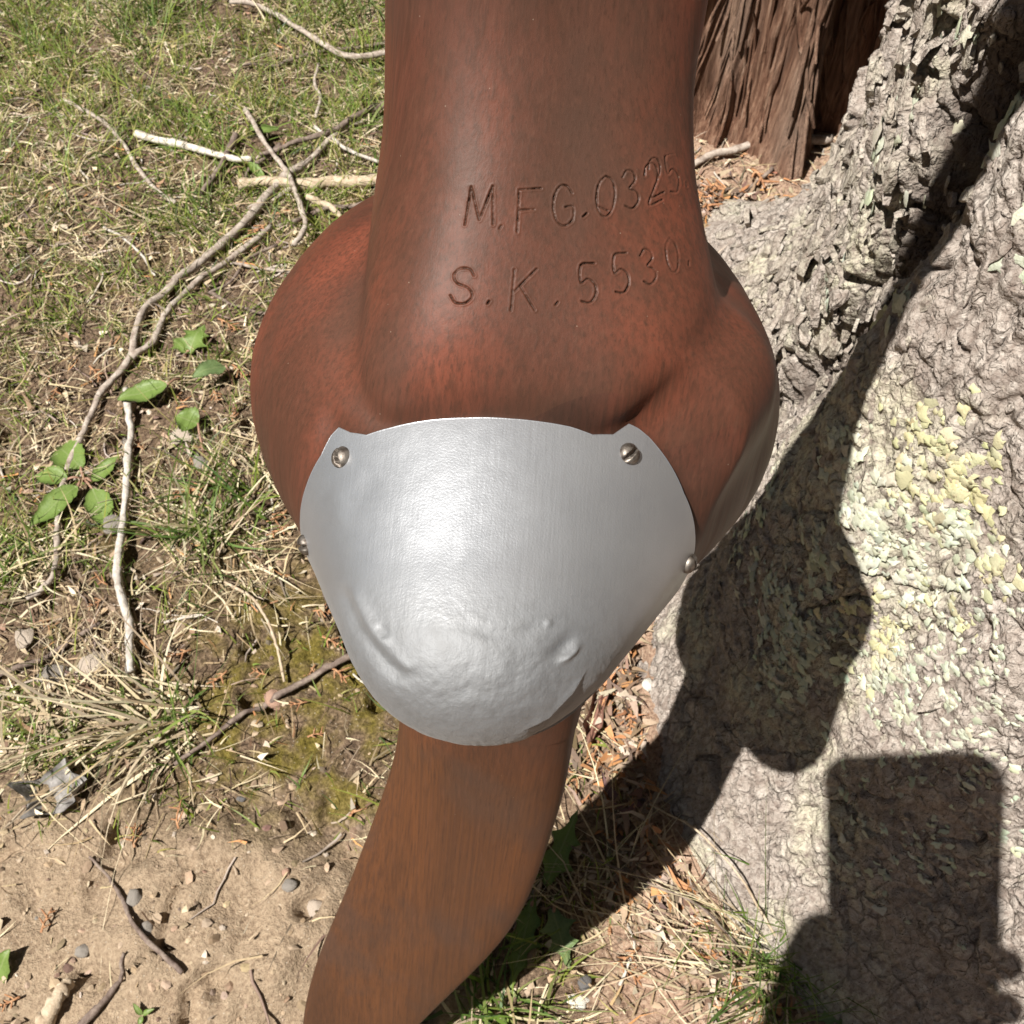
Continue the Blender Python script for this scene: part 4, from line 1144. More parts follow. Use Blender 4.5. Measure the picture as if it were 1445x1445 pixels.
# bark crumbs and needles gathered against the foot of the big tree
r = np.random.default_rng(37); n = 3800
th_ = np.radians(r.uniform(120, 262, n)); rr_ = trunk_r(th_, 0 * th_ + .004) + np.abs(r.normal(size=n)) * .016 - .006
x = TC[0] + rr_ * np.cos(th_); y = TC[1] + rr_ * np.sin(th_)
V, F, k = blades(x, y, gsurf(x, y) + r.uniform(.001, .008, n), r.uniform(0, 2 * np.pi, n), r.uniform(1.0, 1.7, n), r.uniform(-.7, .7, n), r.gamma(4, .0022, n), r.uniform(.0012, .0048, n), 2)
C = np.repeat(pal(r, n, [(.34, .25, .18), (.22, .14, .10), (.44, .36, .29), (.42, .20, .09), (.14, .095, .07)], [.28, .25, .15, .14, .18], .25), k, 0)
tag(link('foot_litter', mesh_np('foot_litter', V, F, True, None, C), BITS), 'bark crumbs and needles gathered along the foot of the grey tree', 'litter', kind='stuff')
# ------------------------------------------------------------------ sticks and twigs on the ground
def stick_mat(name, cols_, lich=0.0):
    w = NT(name)
    n1 = w.noise(w.map((1, 1, 1)), 190, 5, .6); n2 = w.noise(w.map((1, 1, 1)), 900, 3, .6)
    c = w.ramp(n1, [(.3, cols_[0]), (.5, cols_[1]), (.72, cols_[2])])
    c = w.mix(w.rng(n2, .52, .7, 0, .5), c, cols_[0])
    return w.done(c, .85, w.bump(n2, .6, .0005, w.bump(n1, .6, .0012)), spec=.2)
ST_GREY = stick_mat('grey_twig_bark', [(.16, .12, .10), (.33, .28, .24), (.47, .42, .37)])
ST_PALE = stick_mat('bleached_twig', [(.36, .31, .25), (.55, .51, .45), (.68, .65, .60)])
ST_ASH = stick_mat('ash_grey_twig_bark', [(.27, .24, .21), (.44, .40, .36), (.55, .52, .48)])
ST_DARK = stick_mat('dark_twig_bark', [(.085, .06, .05), (.17, .13, .11), (.28, .23, .19)])
ST_BUFF = stick_mat('buff_wood', [(.26, .19, .13), (.41, .33, .24), (.52, .44, .34)])
def stick(label, pts, w0, w1, mat, lift=.003, group=None, cat='twig', name='twig', branches=(), arch=0.0, seed=0):
    """a stick through places of the photograph; w0, w1 = widths in photograph pixels"""
    P = np.array([gp(*p) for p in pts]); n = max(12, 5 * len(pts))
    def build(P, w0, w1, n, seed, lift0=lift):
        C = catmull(P, n)
        j = np.arange(n) * .9; am = .0011 * min(1, w0 / 8)
        C = C + am * np.stack([perlin(j, seed * 2.7, 0, 131), perlin(j, seed * 2.7, 4, 132), 0 * j], -1)
        dep = (C - CO) @ CF
        rad = np.linspace(w0, w1, n) * dep / FPX / 2
        zb = np.array([gsurf(a, b) for a, b in C[:, :2]])
        k = np.ones(5) / 5; zs = np.convolve(np.pad(zb, 2, 'edge'), k, 'valid')
        C[:, 2] = np.maximum(zs, zb - .001) + rad * .8 + lift0 + arch * np.sin(np.linspace(0, np.pi, n))
        rad = rad * (1 + .20 * perlin(np.arange(n) * .37, seed * 3.3, 0, 130 + seed))
        return C, *tube_np(C, rad, 9, .35, 140 + seed)
    C, V, F = build(P, w0, w1, n, seed)
    o0 = C[0].copy(); o0[2] = C[:, 2].min() - .002
    t = link(name, mesh_np(name, V - o0, F, True), mat, None, tuple(o0)); tag(t, label, cat, group)
    for q, (bp, b0, b1) in enumerate(branches):
        _, V, F = build(np.array([gp(*p) for p in bp]), b0, b1, max(10, 5 * len(bp)), seed + 20 + q)
        link('side_twig', mesh_np('side_twig', V - o0, F, True), mat, t)
    return t
G_ = 'dead twigs lying in the grass'
stick('bare white peeled twig, brightest of the twigs in the grass at upper left', [(195, 203), (240, 213), (300, 228), (330, 235), (358, 237)], 11, 8, ST_PALE, .006, G_, seed=1)
stick('slender grey twig curving alone through the grass, left of the white peeled twig', [(80, 140), (105, 157), (135, 171), (160, 190), (180, 216), (200, 248), (222, 276), (252, 297)], 6, 6.5, ST_GREY, .004, G_, seed=2)
stick('long grey twig at the top bending down to the propeller blade', [(328, 19), (360, 22), (395, 38), (425, 57), (460, 80), (495, 96), (545, 94), (600, 80)], 6, 9, ST_GREY, .010, G_, seed=3)
stick('thin dark twig crossing under the long bent twig at the top', [(340, 101), (395, 95), (445, 82), (495, 76), (560, 68)], 4, 6, ST_DARK, .004, G_, seed=4)
stick('thick buff branch piece lying level against the left side of the propeller hub', [(338, 272), (375, 266), (420, 270), (465, 266), (500, 266), (560, 268)], 15, 17, ST_BUFF, .003, G_, 'branch', 'branch', seed=5)
stick('long forked grey branch running from the hub down the left of the picture', [(430, 244), (396, 268), (341, 333), (300, 368), (271, 391), (240, 418), (209, 443), (194, 488), (186, 517), (150, 557), (133, 592), (122, 620), (101, 668), (90, 711), (86, 754), (83, 815), (64, 838), (42, 852)], 12, 8, ST_GREY, .005, None, 'branch', 'branch',
      [([(385, 330), (333, 372), (290, 402), (267, 418), (246, 442), (232, 466), (217, 493), (190, 514)], 8, 10), ([(400, 262), (440, 235), (480, 196), (520, 178)], 9, 5)], seed=6)
stick('upright pale grey twig with a short side shoot, left of the metal cap', [(183, 560), (186, 590), (187, 624), (186, 670), (183, 714), (177, 768), (171, 818), (178, 855), (189, 888), (190, 920), (190, 958)], 9, 13, ST_ASH, .006, None, 'twig', 'twig', [([(186, 578), (212, 572), (240, 558)], 7, 8)], seed=7)
stick('grey twig crossing over the buff branch piece beside the hub', [(352, 178), (372, 212), (391, 240), (411, 268), (424, 300), (436, 342), (420, 368)], 6, 8, ST_GREY, .014, G_, seed=8)
stick('short dark stub of twig beside the white peeled twig', [(336, 203), (322, 232), (306, 260), (286, 284)], 10, 7, ST_DARK, .006, G_, seed=9)
stick('dark twig slanting from the propeller blade towards the buff branch piece', [(560, 158), (520, 170), (480, 195), (440, 211), (411, 221), (370, 232)], 10, 6, ST_DARK, .008, G_, seed=10)
stick('thin grey twig lying flat beside the left edge of the hub', [(322, 379), (350, 382), (385, 386), (425, 392)], 4, 5, ST_GREY, .003, G_, seed=11)
stick('dark knotty twig among orange scraps left of the hub', [(300, 420), (330, 436), (370, 446), (410, 452)], 5, 4, ST_DARK, .003, G_, seed=12)
stick('long dark grey stick running under the metal cap at lower left', [(560, 905), (511, 926), (480, 944), (450, 958), (400, 985), (360, 1005), (324, 1030), (288, 1058), (250, 1084)], 11, 6, ST_DARK, .004, None, 'stick', 'stick', seed=13)
stick('grey brown stick lying at the left edge above the pale grass tuft', [(146, 886), (118, 903), (90, 919), (60, 935), (30, 948), (-12, 966)], 6, 8, ST_DARK, .004, G_, seed=14)
stick('slender dark twig curving across the bare soil at the bottom left', [(130, 1212), (158, 1242), (180, 1272), (192, 1296), (204, 1318), (234, 1350), (266, 1378)], 4, 8, ST_DARK, .002, None, seed=15)
stick('short thick broken stick with a pale end at the bottom left', [(100, 1388), (88, 1408), (76, 1428), (60, 1455)], 20, 24, ST_BUFF, .002, None, 'stick', 'stick', seed=16)
stick('dark sliver standing in for a cast shadow on the bare soil at the bottom left', [(187, 1352), (176, 1378), (160, 1400), (140, 1424), (115, 1450)], 5, 13, ST_DARK, .001, None, 'shadow_sliver', 'shadow_sliver', seed=17)  # dark sliver laid on the soil in place of a cast shadow
stick('long grey brown stick between the reddish trunk and the grey tree foot', [(955, 245), (985, 236), (1010, 228), (1032, 222), (1060, 214), (1088, 209), (1125, 210), (1170, 206)], 9, 13, ST_GREY, .004, None, 'stick', 'stick', seed=18)
stick('thin crooked twig standing before the reddish trunk', [(1121, 202), (1124, 180), (1132, 150), (1136, 128), (1130, 108), (1126, 96)], 7, 4, ST_BUFF, .010, None, seed=19, arch=.01)
stick('short pale stub of twig below the crooked twig near the reddish trunk', [(1128, 186), (1142, 180), (1160, 171)], 6, 8, ST_BUFF, .004, None, seed=20)
stick('thin dark twig on the orange litter below the long grey brown stick', [(1088, 246), (1062, 268), (1032, 292)], 6, 4, ST_DARK, .004, None, seed=21)
stick('fine dry stem arching from the sedge tuft up over the tree foot', [(1100, 1340), (1060, 1292), (1030, 1255), (987, 1206), (950, 1172), (912, 1140)], 4, 2.4, ST_BUFF, .006, None, 'stem', 'stem', seed=22, arch=.02)
stick('fine dark stem lying through the blade shadow beside the tree foot', [(790, 1190), (830, 1220), (880, 1245), (930, 1268), (985, 1290), (1040, 1340)], 2.5, 4, ST_DARK, .006, None, 'stem', 'stem', seed=23, arch=.012)
stick('pale curved dry stem bending down left of the lower metal cap', [(320, 828), (345, 845), (364, 863), (380, 885), (390, 906), (398, 935), (404, 968)], 4, 4, ST_BUFF, .004, None, 'stem', 'stem', seed=24, arch=.008)

stick('thin dark twig under the crossing grey twig, left of the hub', [(398, 212), (375, 232), (352, 246), (326, 266)], 6, 4, ST_DARK, .004, G_, seed=25)
stick('thin pale twig ending at the blade above the buff branch piece', [(446, 190), (470, 205), (492, 222), (540, 240)], 5, 5, ST_ASH, .006, G_, seed=26)
stick('thin grey twig crossing under the buff branch piece', [(352, 304), (390, 286), (430, 262), (476, 246)], 6, 5, ST_GREY, .003, G_, seed=27)
stick('short buff stub of twig below the buff branch piece', [(436, 288), (462, 298), (484, 312)], 10, 8, ST_BUFF, .003, G_, seed=28)
stick('thin dark twig slanting down to the top of the hub', [(416, 326), (446, 308), (480, 300), (530, 292)], 7, 5, ST_DARK, .004, G_, seed=29)
stick('fine grey twig standing across the grass at the top, near the blade', [(452, 104), (446, 128), (455, 152), (448, 178)], 4, 5, ST_GREY, .008, G_, seed=30)
stick('fine dark twig beside the two arms of the branch fork', [(392, 352), (352, 372), (330, 402), (296, 420)], 5, 4, ST_DARK, .003, G_, seed=31)
stick('fine pale twig lying left of the branch fork', [(150, 330), (178, 344), (206, 372), (222, 398)], 4, 3, ST_ASH, .004, G_, seed=32)

# ------------------------------------------------------------------ broad-leaved weeds
def leaf_mesh(length, width, lobed=0, curl=.25, fold=.18, seed=0, nseg=18):
    r = np.random.default_rng(seed)
    t = np.linspace(0, 1, nseg + 1)
    wv = width * .5 * np.sin(np.pi * np.clip(t, 0, 1) ** .8) ** .85
    if lobed: wv = wv * (1 - .55 * np.abs(np.sin(np.pi * lobed * t)) ** .7 * (t < .93)) * 1.15
    else: wv = wv * (1 + .08 * np.sin(t * 40 + seed))
    wv = np.maximum(wv, width * .03)
    x = length * t; z = -curl * length * t ** 2 + .05 * length * np.sin(t * 5 + seed)
    V = []
    for k, (a, f) in enumerate(((-1, 1), (-.5, .5), (0, 0), (.5, .5), (1, 1))):
        y = a * wv; zz_ = z + np.abs(y) * fold + .06 * width * np.sin(t * 13 + k * 2 + seed) * (f - .3)
        xx = x - (lobed > 0) * np.abs(a) * .10 * length
        V.append(np.stack([xx, y, zz_], -1))
    V = np.array(V).transpose(1, 0, 2).reshape(-1, 3)
    F = grid_faces(nseg + 1, 5)
    th = .00022
    V2 = V - np.array([0, 0, th])
    n = len(V)
    edge = [k * 5 for k in range(nseg + 1)] + [nseg * 5 + j for j in range(1, 5)] + [k * 5 + 4 for k in range(nseg - 1, -1, -1)] + [3, 2, 1]
    rim = np.array([[edge[k], edge[(k + 1) % len(edge)], edge[(k + 1) % len(edge)] + n, edge[k] + n] for k in range(len(edge))])
    return np.vstack([V, V2]), np.vstack([F, F[:, ::-1] + n, rim[:, ::-1]])
def leaf_material(name, c1, c2):
    w = NT(name)
    uvn = w.noise(w.map((1, 1, 1)), 160, 4); fine = w.noise(w.map((1, 1, 1)), 900, 3)
    c = w.mix(uvn, c1, c2); c = w.mix(w.rng(fine, .5, .72, 0, .35), c, (.05, .075, .02))
    sep = w.n('ShaderNodeSeparateXYZ'); w.link(w.tc.outputs['Object'], sep.inputs[0])
    vein = w.rng(w.math('ABSOLUTE', sep.outputs[1]), .0, .0007, .5, 0)
    c = w.mix(vein, c, (.28, .32, .15))
    w.done(c, .48, w.bump(fine, .4, .0005), spec=.4)
    tr = w.n('ShaderNodeBsdfTranslucent'); w.link(c, tr.inputs['Color'])
    mx = w.n('ShaderNodeMixShader'); mx.inputs[0].default_value = .3
    w.link(w.p.outputs[0], mx.inputs[1]); w.link(tr.outputs[0], mx.inputs[2]); w.link(mx.outputs[0], w.out.inputs[0])
    return w.m
LEAF = leaf_material('fresh_leaf', (.13, .21, .045), (.20, .28, .075)); LEAF2 = leaf_material('grey_green_leaf', (.12, .19, .07), (.19, .26, .11))
PETI = NT('reddish_petiole').done((.28, .16, .11), .6)
def place_leaf(parent, org, basepx, tippx, width_px, lobed=0, lift_b=.004, lift_t=.012, mat=LEAF, seed=0, curl=.20, flat_to=None):
    b = gp(*basepx, dz=lift_b); t = gp(*tippx, dz=lift_t)
    for _ in range(2):
        b[2] = gsurf(b[0], b[1]) + lift_b; t[2] = gsurf(t[0], t[1]) + lift_t
    L = np.linalg.norm(t - b); dep = (b - CO) @ CF; W = width_px * dep / FPX * 1.1
    V, F = leaf_mesh(L, W, lobed, curl, .18, seed)
    ex = (t - b) / L; up = np.array([.0, -.10, 1.0]); ey = np.cross(up, ex); ey /= np.linalg.norm(ey); ez = np.cross(ex, ey)
    o = link('leaf', mesh_np('leaf', V, F, True), mat, parent)
    o.matrix_local = Matrix(((ex[0], ey[0], ez[0], b[0] - org[0]), (ex[1], ey[1], ez[1], b[1] - org[1]), (ex[2], ey[2], ez[2], b[2] - org[2]), (0, 0, 0, 1)))
    return o, b
def stalk(parent, org, a, b, rad, mat=PETI):
    m = (a + b) / 2 + np.array([0, 0, .003])
    V, F = tube_np(catmull([a, m, b], 8), np.linspace(rad, rad * .8, 8), 6)
    link('stalk', mesh_np('stalk', V - org, F, True), mat, parent)
def plant(label, ctr, leaves, cat='weed', name='weed', stalks=True, mat=LEAF, seed=0):
    o0 = gp(*ctr); o0[2] = gsurf(o0[0], o0[1]) - .002
    t = empty(name, o0, label, cat)
    for q, (bp, tp, w_, lob, lb, lt) in enumerate(leaves):
        o, b = place_leaf(t, o0, bp, tp, w_, lob, lb, lt, mat, seed + q)
        if stalks: stalk(t, o0, np.array([o0[0], o0[1], o0[2] + .002]), b, .0010)
    return t
plant('rosette weed of five oval green leaves with reddish stalks at the left', (122, 682),
      [((116, 662), (64, 606), 42, 0, .006, .016), ((95, 676), (44, 664), 28, 0, .008, .012), ((110, 690), (42, 732), 34, 0, .008, .014), ((132, 692), (148, 738), 34, 0, .006, .010), ((130, 680), (163, 640), 22, 0, .006, .012)], name='weed', seed=200)
plant('single pointed green leaf lying across the top of the upright pale twig', (262, 538), [((236, 544), (164, 560), 32, 0, .016, .018)], 'leaf weed', seed=210)
plant('round green leaf on a thin stalk, below the pointed leaf', (288, 640), [((279, 596), (247, 583), 38, 0, .012, .016)], seed=211)
plant('grey green leaf raised over its own shadow beside the hub', (330, 545), [((318, 514), (272, 524), 28, 0, .014, .026)], mat=LEAF2, seed=212)
plant('lobed green leaf growing between the forked branch and the hub', (262, 505), [((268, 497), (284, 450), 44, 3, .006, .016), ((262, 497), (240, 470), 26, 2, .006, .010)], seed=213)
plant('small light green leaves by the tip of the crossing grey twig', (372, 188), [((366, 190), (392, 176), 17, 0, .008, .012), ((364, 186), (352, 176), 12, 0, .006, .008)], seed=214)
plant('small pair of green leaves beside the white peeled twig', (345, 236), [((352, 234), (374, 250), 13, 0, .006, .010), ((318, 240), (304, 226), 11, 0, .006, .012)], seed=215)
plant('tall lobed green leaf half in the blade shadow, right of the lower blade', (772, 1245), [((774, 1240), (815, 1142), 46, 3, .006, .022)], mat=LEAF, seed=216)
plant('deeply cut green leaf pointing down beside the lower blade', (752, 1272), [((750, 1278), (718, 1402), 44, 4, .008, .010)], mat=LEAF, seed=217)
plant('broad notched green leaf half lit at the edge of the blade shadow', (782, 1282), [((781, 1288), (806, 1370), 46, 3, .010, .012)], mat=LEAF2, seed=218)
plant('tiny green seedling on the bare soil at the bottom left', (200, 1432), [((200, 1432), (214, 1424), 7, 0, .002, .006), ((200, 1432), (190, 1420), 7, 0, .002, .006), ((200, 1434), (194, 1446), 7, 0, .002, .004)], 'seedling', 'seedling', False, seed=219)
plant('green leaf cut by the left edge of the picture near the bottom', (-14, 1370), [((-20, 1385), (8, 1345), 34, 0, .006, .012)], seed=223)
plant('bright green leaf in the shade behind the grey tree foot', (1225, 60), [((1225, 60), (1256, 44), 26, 0, .012, .02)], seed=224)
plant('jagged grey green leaves at the foot of the tree in the shade', (1195, 1430), [((1195, 1430), (1236, 1404), 30, 3, .004, .012), ((1200, 1436), (1232, 1446), 26, 3, .004, .008), ((1190, 1432), (1150, 1440), 26, 3, .004, .008)], mat=LEAF2, seed=225)

# crumpled dead leaf
o0 = gp(86, 1120); r_ = np.random.default_rng(5)
m = 15; a = np.linspace(-1, 1, m); A, B = np.meshgrid(a, a)
rad = np.hypot(A, B); ang = np.arctan2(B, A)
sc_ = .020 * (1 - .30 * np.abs(np.sin(2.5 * ang + .6)) * rad)
V = np.stack([A * sc_, B * sc_ * .75, .004 * np.sin(A * 6 + 1) + .004 * perlin(A * 2.3, B * 2.3, 0, 161) + .006 * rad ** 2], -1).reshape(-1, 3)
F = grid_faces(m, m); V = np.vstack([V, V - np.array([0, 0, .0003])]); F = np.vstack([F, F[:, ::-1] + m * m])
w = NT('grey_dead_leaf'); n = w.noise(w.map((1, 1, 1)), 260, 4)
DEADL = w.done(w.ramp(n, [(.3, (.12, .11, .105)), (.7, (.29, .275, .265))]), .8, w.bump(n, .5, .0012))
dl = link('dead_leaf', mesh_np('dead_leaf', V, F, True), DEADL, None, (o0[0], o0[1], gsurf(o0[0], o0[1]) + .004))
dl.rotation_euler = (.15, -.2, .5); tag(dl, 'crumpled grey dead leaf beside the pale grass tuft at lower left', 'dead leaf')
o0 = gp(905, 1010)
dl2 = link('bark_flake', dl.data.copy(), None, None, (o0[0] - .012, o0[1] + .01, gsurf(o0[0], o0[1]) + .003))
w = NT('red_brown_flake'); n = w.noise(w.map((1, 1, 1)), 300, 4)
dl2.data.materials.clear(); dl2.data.materials.append(w.done(w.ramp(n, [(.3, (.15, .07, .05)), (.7, (.27, .14, .10))]), .8, w.bump(n, .5, .001)))
_p = gp(838, 1022); dl2.location = (_p[0], _p[1], gsurf(_p[0], _p[1]) + .003)
dl2.scale = (.28, 1.2, .7); dl2.rotation_euler = (0, 0, -.3); tag(dl2, 'reddish brown flake of bark on the soil right of the metal cap', 'bark flake')

# ------------------------------------------------------------------ stones
def stone_mesh(seed, flat=.6, ang=.3):
    bm = bmesh.new(); bmesh.ops.create_icosphere(bm, subdivisions=3, radius=1.0)
    co = np.array([v.co[:] for v in bm.verts])
    k = 1 + ang * perlin(co[:, 0] * 1.1 + seed, co[:, 1] * 1.1, co[:, 2] * 1.1, 171) + .10 * perlin(co[:, 0] * 3 + seed, co[:, 1] * 3, co[:, 2] * 3, 172)
    q = np.round(co * 1.6 + seed) * .0
    for v, f in zip(bm.verts, k): v.co = v.co * f; v.co.z *= flat
    me = bpy.data.meshes.new('stone'); bm.to_mesh(me); bm.free()
    me.polygons.foreach_set('use_smooth', np.ones(len(me.polygons), bool)); return me
def stone_mat(name, a, b):
    w = NT(name); n = w.noise(w.map((1, 1, 1)), 2.2, 5, .65); n2 = w.noise(w.map((1, 1, 1)), 14, 3)
    return w.done(w.mix(w.rng(n2, .35, .65), w.mix(n, a, b), a), .85, w.bump(n2, .5, .1), spec=.3)
SG = stone_mat('grey_stone', (.23, .205, .18), (.34, .31, .28)); SO = stone_mat('orange_pink_stone', (.38, .23, .17), (.47, .33, .25))
SW = stone_mat('white_stone', (.62, .60, .54), (.74, .72, .66)); SB = stone_mat('buff_stone', (.40, .33, .27), (.50, .44, .37)); SD = stone_mat('dark_stone', (.12, .115, .115), (.19, .18, .175))
_sm = [stone_mesh(k * 3.7, f, a) for k, (f, a) in enumerate(((.55, .5), (.7, .35), (.4, .55), (.8, .3)))]
def stone(label, px, py, sz_px, mat, k=0, asp=1.3, group=None, sink=.25, name='stone'):
    p = gp(px, py); dep = (p - CO) @ CF; s = sz_px * dep / FPX / 2 * (.85 if py > 1200 and px < 500 else 1)
    me = _sm[k].copy(); me.materials.append(mat)
    o = link(name, me, None, None, (p[0], p[1], gsurf(p[0], p[1]) + s * (.5 - sink)))
    o.scale = (s * asp, s, s); o.rotation_euler = (.2 * math.sin(px), .2 * math.cos(py), px * .37)
    return tag(o, label, name, group)
stone('angular grey stone at the left below the upright pale twig', 77, 953, 32, SG, 0, 1.2)
stone('small grey stone above the rosette weed beside the pale twig', 170, 614, 25, SG, 2, 1.5)
stone('flat buff stone under the round green leaf', 264, 614, 34, SB, 2, 1.7)
stone('blue grey stone right of the rosette weed', 163, 746, 26, SG, 1, 1.2)
stone('small pale grey stone between two grass blades left of the hub', 286, 660, 22, SG, 3, 1.2)
stone('orange pink stone beside the long dark grey stick', 388, 987, 26, SO, 1, 1.3)
stone('round grey stone near the broken pale-ended stick', 119, 1343, 22, SG, 3, 1.1)
stone('grey stone in the slender twig curve on the bare soil', 217, 1318, 18, SG, 1, 1.5)
stone('grey stone above the slender dark twig on the bare soil', 200, 1276, 24, SG, 3, 1.2)
stone('lone dark round stone on the litter at the bottom right', 826, 1386, 19, SD, 3, 1.1)
stone('lone white stone at the bottom below the dark round stone', 815, 1413, 19, SW, 0, 1.6)
stone('small buff white stone on the litter right of the metal cap', 915, 968, 20, SW, 1, 1.1)
stone('pale stone in the soil crack left of the lower blade', 416, 1260, 20, SG, 3, 1.2)
stone('buff pebble in the soil crack just above the pale stone', 409, 1240, 13, SO, 1, 1.1)
stone('buff stone at the edge of the soil crack by the lower blade', 447, 1285, 26, SB, 1, 1.3)
stone('grey stone lying under the branch fork at the left', 40, 905, 26, SB, 0, 1.3)
stone('grey lump of stone beside the foot of the upright pale twig', 135, 940, 40, SB, 1, 1.2)
# ------------------------------------------------------------------ scraps of dead cedar foliage
def sprig_mesh(seed):
    r = np.random.default_rng(seed); parts = []
    n = r.integers(4, 7); L = 1.0; x = np.linspace(0, L, 9); cur = r.normal() * .35
    spine = np.stack([x, cur * x ** 2, .04 * np.sin(x * 6)], -1)
    parts.append(tube_np(spine, np.linspace(.055, .03, 9), 5))
    for k in range(n):
        t = .18 + .75 * k / n; b = np.array([t, cur * t * t, .02]); s = 1 if k % 2 else -1
        a = .75 + .3 * r.random(); l = (.50 - .28 * t) * (.6 + .8 * r.random())
        p = b + np.linspace(0, 1, 5)[:, None] * np.array([math.cos(a) * l, s * math.sin(a) * l, r.normal() * .06])
        parts.append(tube_np(p, np.linspace(.05, .028, 5), 5))
    V, F = join_parts(parts); V[:, 2] *= .7
    return mesh_np('cedar_sprig', V, F, True)
w = NT('orange_dead_foliage'); n = w.noise(w.map((1, 1, 1)), 5, 4)
ORANGE = w.done(w.ramp(n, [(.3, (.23, .105, .055)), (.55, (.36, .18, .085)), (.75, (.46, .28, .16))]), .8, w.bump(n, .4, .03))
_sp = [sprig_mesh(300 + k) for k in range(6)]
for me in _sp: me.materials.append(ORANGE)
def sprig(px, py, size_px, k, rot, label, group):
    p = gp(px, py); s = size_px * ((p - CO) @ CF) / FPX
    if bool(inside_trunk(np.array([p[0]]), np.array([p[1]]), .0)[0]): return
    o = link('cedar_sprig', _sp[k % 6], None, None, (p[0], p[1], gsurf(p[0], p[1]) + .003))
    o.scale = (s, s, s); o.rotation_euler = (.25 * math.sin(px * 3.1), .25 * math.sin(py * 2.3), rot)
    tag(o, placed(label, px, py), 'cedar sprig', group)
MARKS = [((95, 675), 'the rosette weed'), ((185, 700), 'the upright pale twig'), ((263, 588), 'the round green leaf'), ((200, 550), 'the pointed green leaf'), ((292, 518), 'the raised grey green leaf'),
         ((271, 470), 'the lobed leaf by the hub'), ((430, 268), 'the buff branch piece'), ((280, 222), 'the white peeled twig'), ((165, 210), 'the lone curving twig'), ((306, 250), 'the short dark stub'), ((385, 240), 'the crossing grey twig'),
         ((341, 333), 'the branch fork'), ((209, 450), 'the lower branch fork'), ((77, 953), 'the angular grey stone'), ((388, 987), 'the orange pink stone'), ((290, 750), 'the grass tuft by the cap'), ((240, 1020), 'the pale fanning tuft'), ((364, 870), 'the pale curved stem'),
         ((450, 955), 'the long dark stick'), ((85, 1120), 'the crumpled dead leaf'), ((200, 1310), 'the curving soil twig'), ((85, 1410), 'the broken pale-ended stick'), ((155, 1400), 'the dark shadow sliver'), ((308, 1390), 'the hole in the soil'), ((416, 1255), 'the soil crack'),
         ((842, 1035), 'the reddish bark flake'), ((915, 968), 'the buff white stone'), ((826, 1386), 'the dark round stone'), ((960, 800), 'the lower right screw'), ((1060, 220), 'the long grey stick'), ((1128, 150), 'the thin crooked twig'), ((1060, 268), 'the thin dark twig'), ((862, 1290), 'the wispy tuft'),
         ((60, 840), 'the branch tip at the left'), ((30, 950), 'the grey brown edge stick'), ((20, 1370), 'the leaf at the left edge'), ((200, 1432), 'the tiny seedling'), ((355, 386), 'the thin flat twig by the hub'), ((170, 614), 'the small grey stone'), ((163, 746), 'the blue grey stone'), ((55, 1040), 'the small pale tuft'), ((345, 690), 'the thin tuft'), ((440, 790), 'the lower left screw'), ((440, 1090), 'the mossy soil'), ((790, 1330), 'the notched green leaf')]
_used = {}
def placed(what, px, py):
    """label by the nearest landmark not already used on that side"""
    order = sorted(range(len(MARKS)), key=lambda k: math.hypot(MARKS[k][0][0] - px, MARKS[k][0][1] - py))
    for k in order[:14]:
        dx, dy = px - MARKS[k][0][0], py - MARKS[k][0][1]
        side = ('right of' if dx > 0 else 'left of') if abs(dx) > abs(dy) else ('below' if dy > 0 else 'above')
        if abs(dx) < 12 and abs(dy) < 12: side = 'close beside'
        lab = f'{what} {side} {MARKS[k][1]}'
        if lab not in _used: _used[lab] = 1; return lab
    return lab
GA = 'orange cedar scraps in the grass'; GB = 'orange cedar scraps by the tree foot'; GC = 'orange cedar scraps on the soil'
LA = 'orange cedar scrap lying in the grass'; LB = 'orange cedar scrap on the litter'; LCx = 'orange cedar scrap on the bare soil'
r_ = np.random.default_rng(61)
for q, (px, py) in enumerate([(83, 549), (407, 721), (443, 865), (457, 905), (446, 941), (274, 923), (324, 952), (155, 830), (302, 552), (346, 495), (310, 159), (380, 322), (349, 349), (362, 338), (340, 362), (310, 457), (167, 306), (436, 997), (436, 1045), (420, 300), (330, 520), (345, 470), (270, 650), (300, 690), (410, 745), (255, 690), (150, 850), (128, 520), (30, 700), (470, 950), (380, 960), (240, 560), (60, 880), (205, 640), (330, 600), (395, 215)]):
    sprig(px, py, r_.uniform(22, 38), q, r_.uniform(0, 6.3), LA, GA)
for q, (px, py) in enumerate([(889, 935), (930, 905), (880, 960), (831, 1090), (876, 1367), (950, 842), (900, 915), (940, 870), (865, 985), (845, 1045), (905, 990), (850, 1110), (838, 1075), (1010, 262), (1035, 275), (990, 300), (1060, 240), (1100, 180), (985, 275), (925, 935), (890, 1005), (860, 1320), (900, 1340), (1045, 225), (870, 945), (955, 860)]):
    sprig(px, py, r_.uniform(28, 56), q + 2, r_.uniform(0, 6.3), LB, GB)
for q, (px, py) in enumerate([(259, 1177), (194, 1200), (61, 1318), (32, 1408), (494, 1156)]):
    sprig(px, py, r_.uniform(26, 48), q + 1, r_.uniform(0, 6.3), LCx, GC)

r_ = np.random.default_rng(44); n_ = 0
while n_ < 7:
    px, py = r_.uniform(10, 470), r_.uniform(1120, 1440)
    if py > 1445 - (px - 430) * 5: continue
    kind = ('buff', 'grey', 'pale buff', 'dark')[n_ % 4]
    stone(placed(f'tiny {kind} pebble', px, py), px, py, r_.uniform(5, 9), [SB, SG, SB, SD][n_ % 4], n_ % 4, r_.uniform(1, 1.6), 'pebbles in the bare soil', .4, 'pebble'); n_ += 1

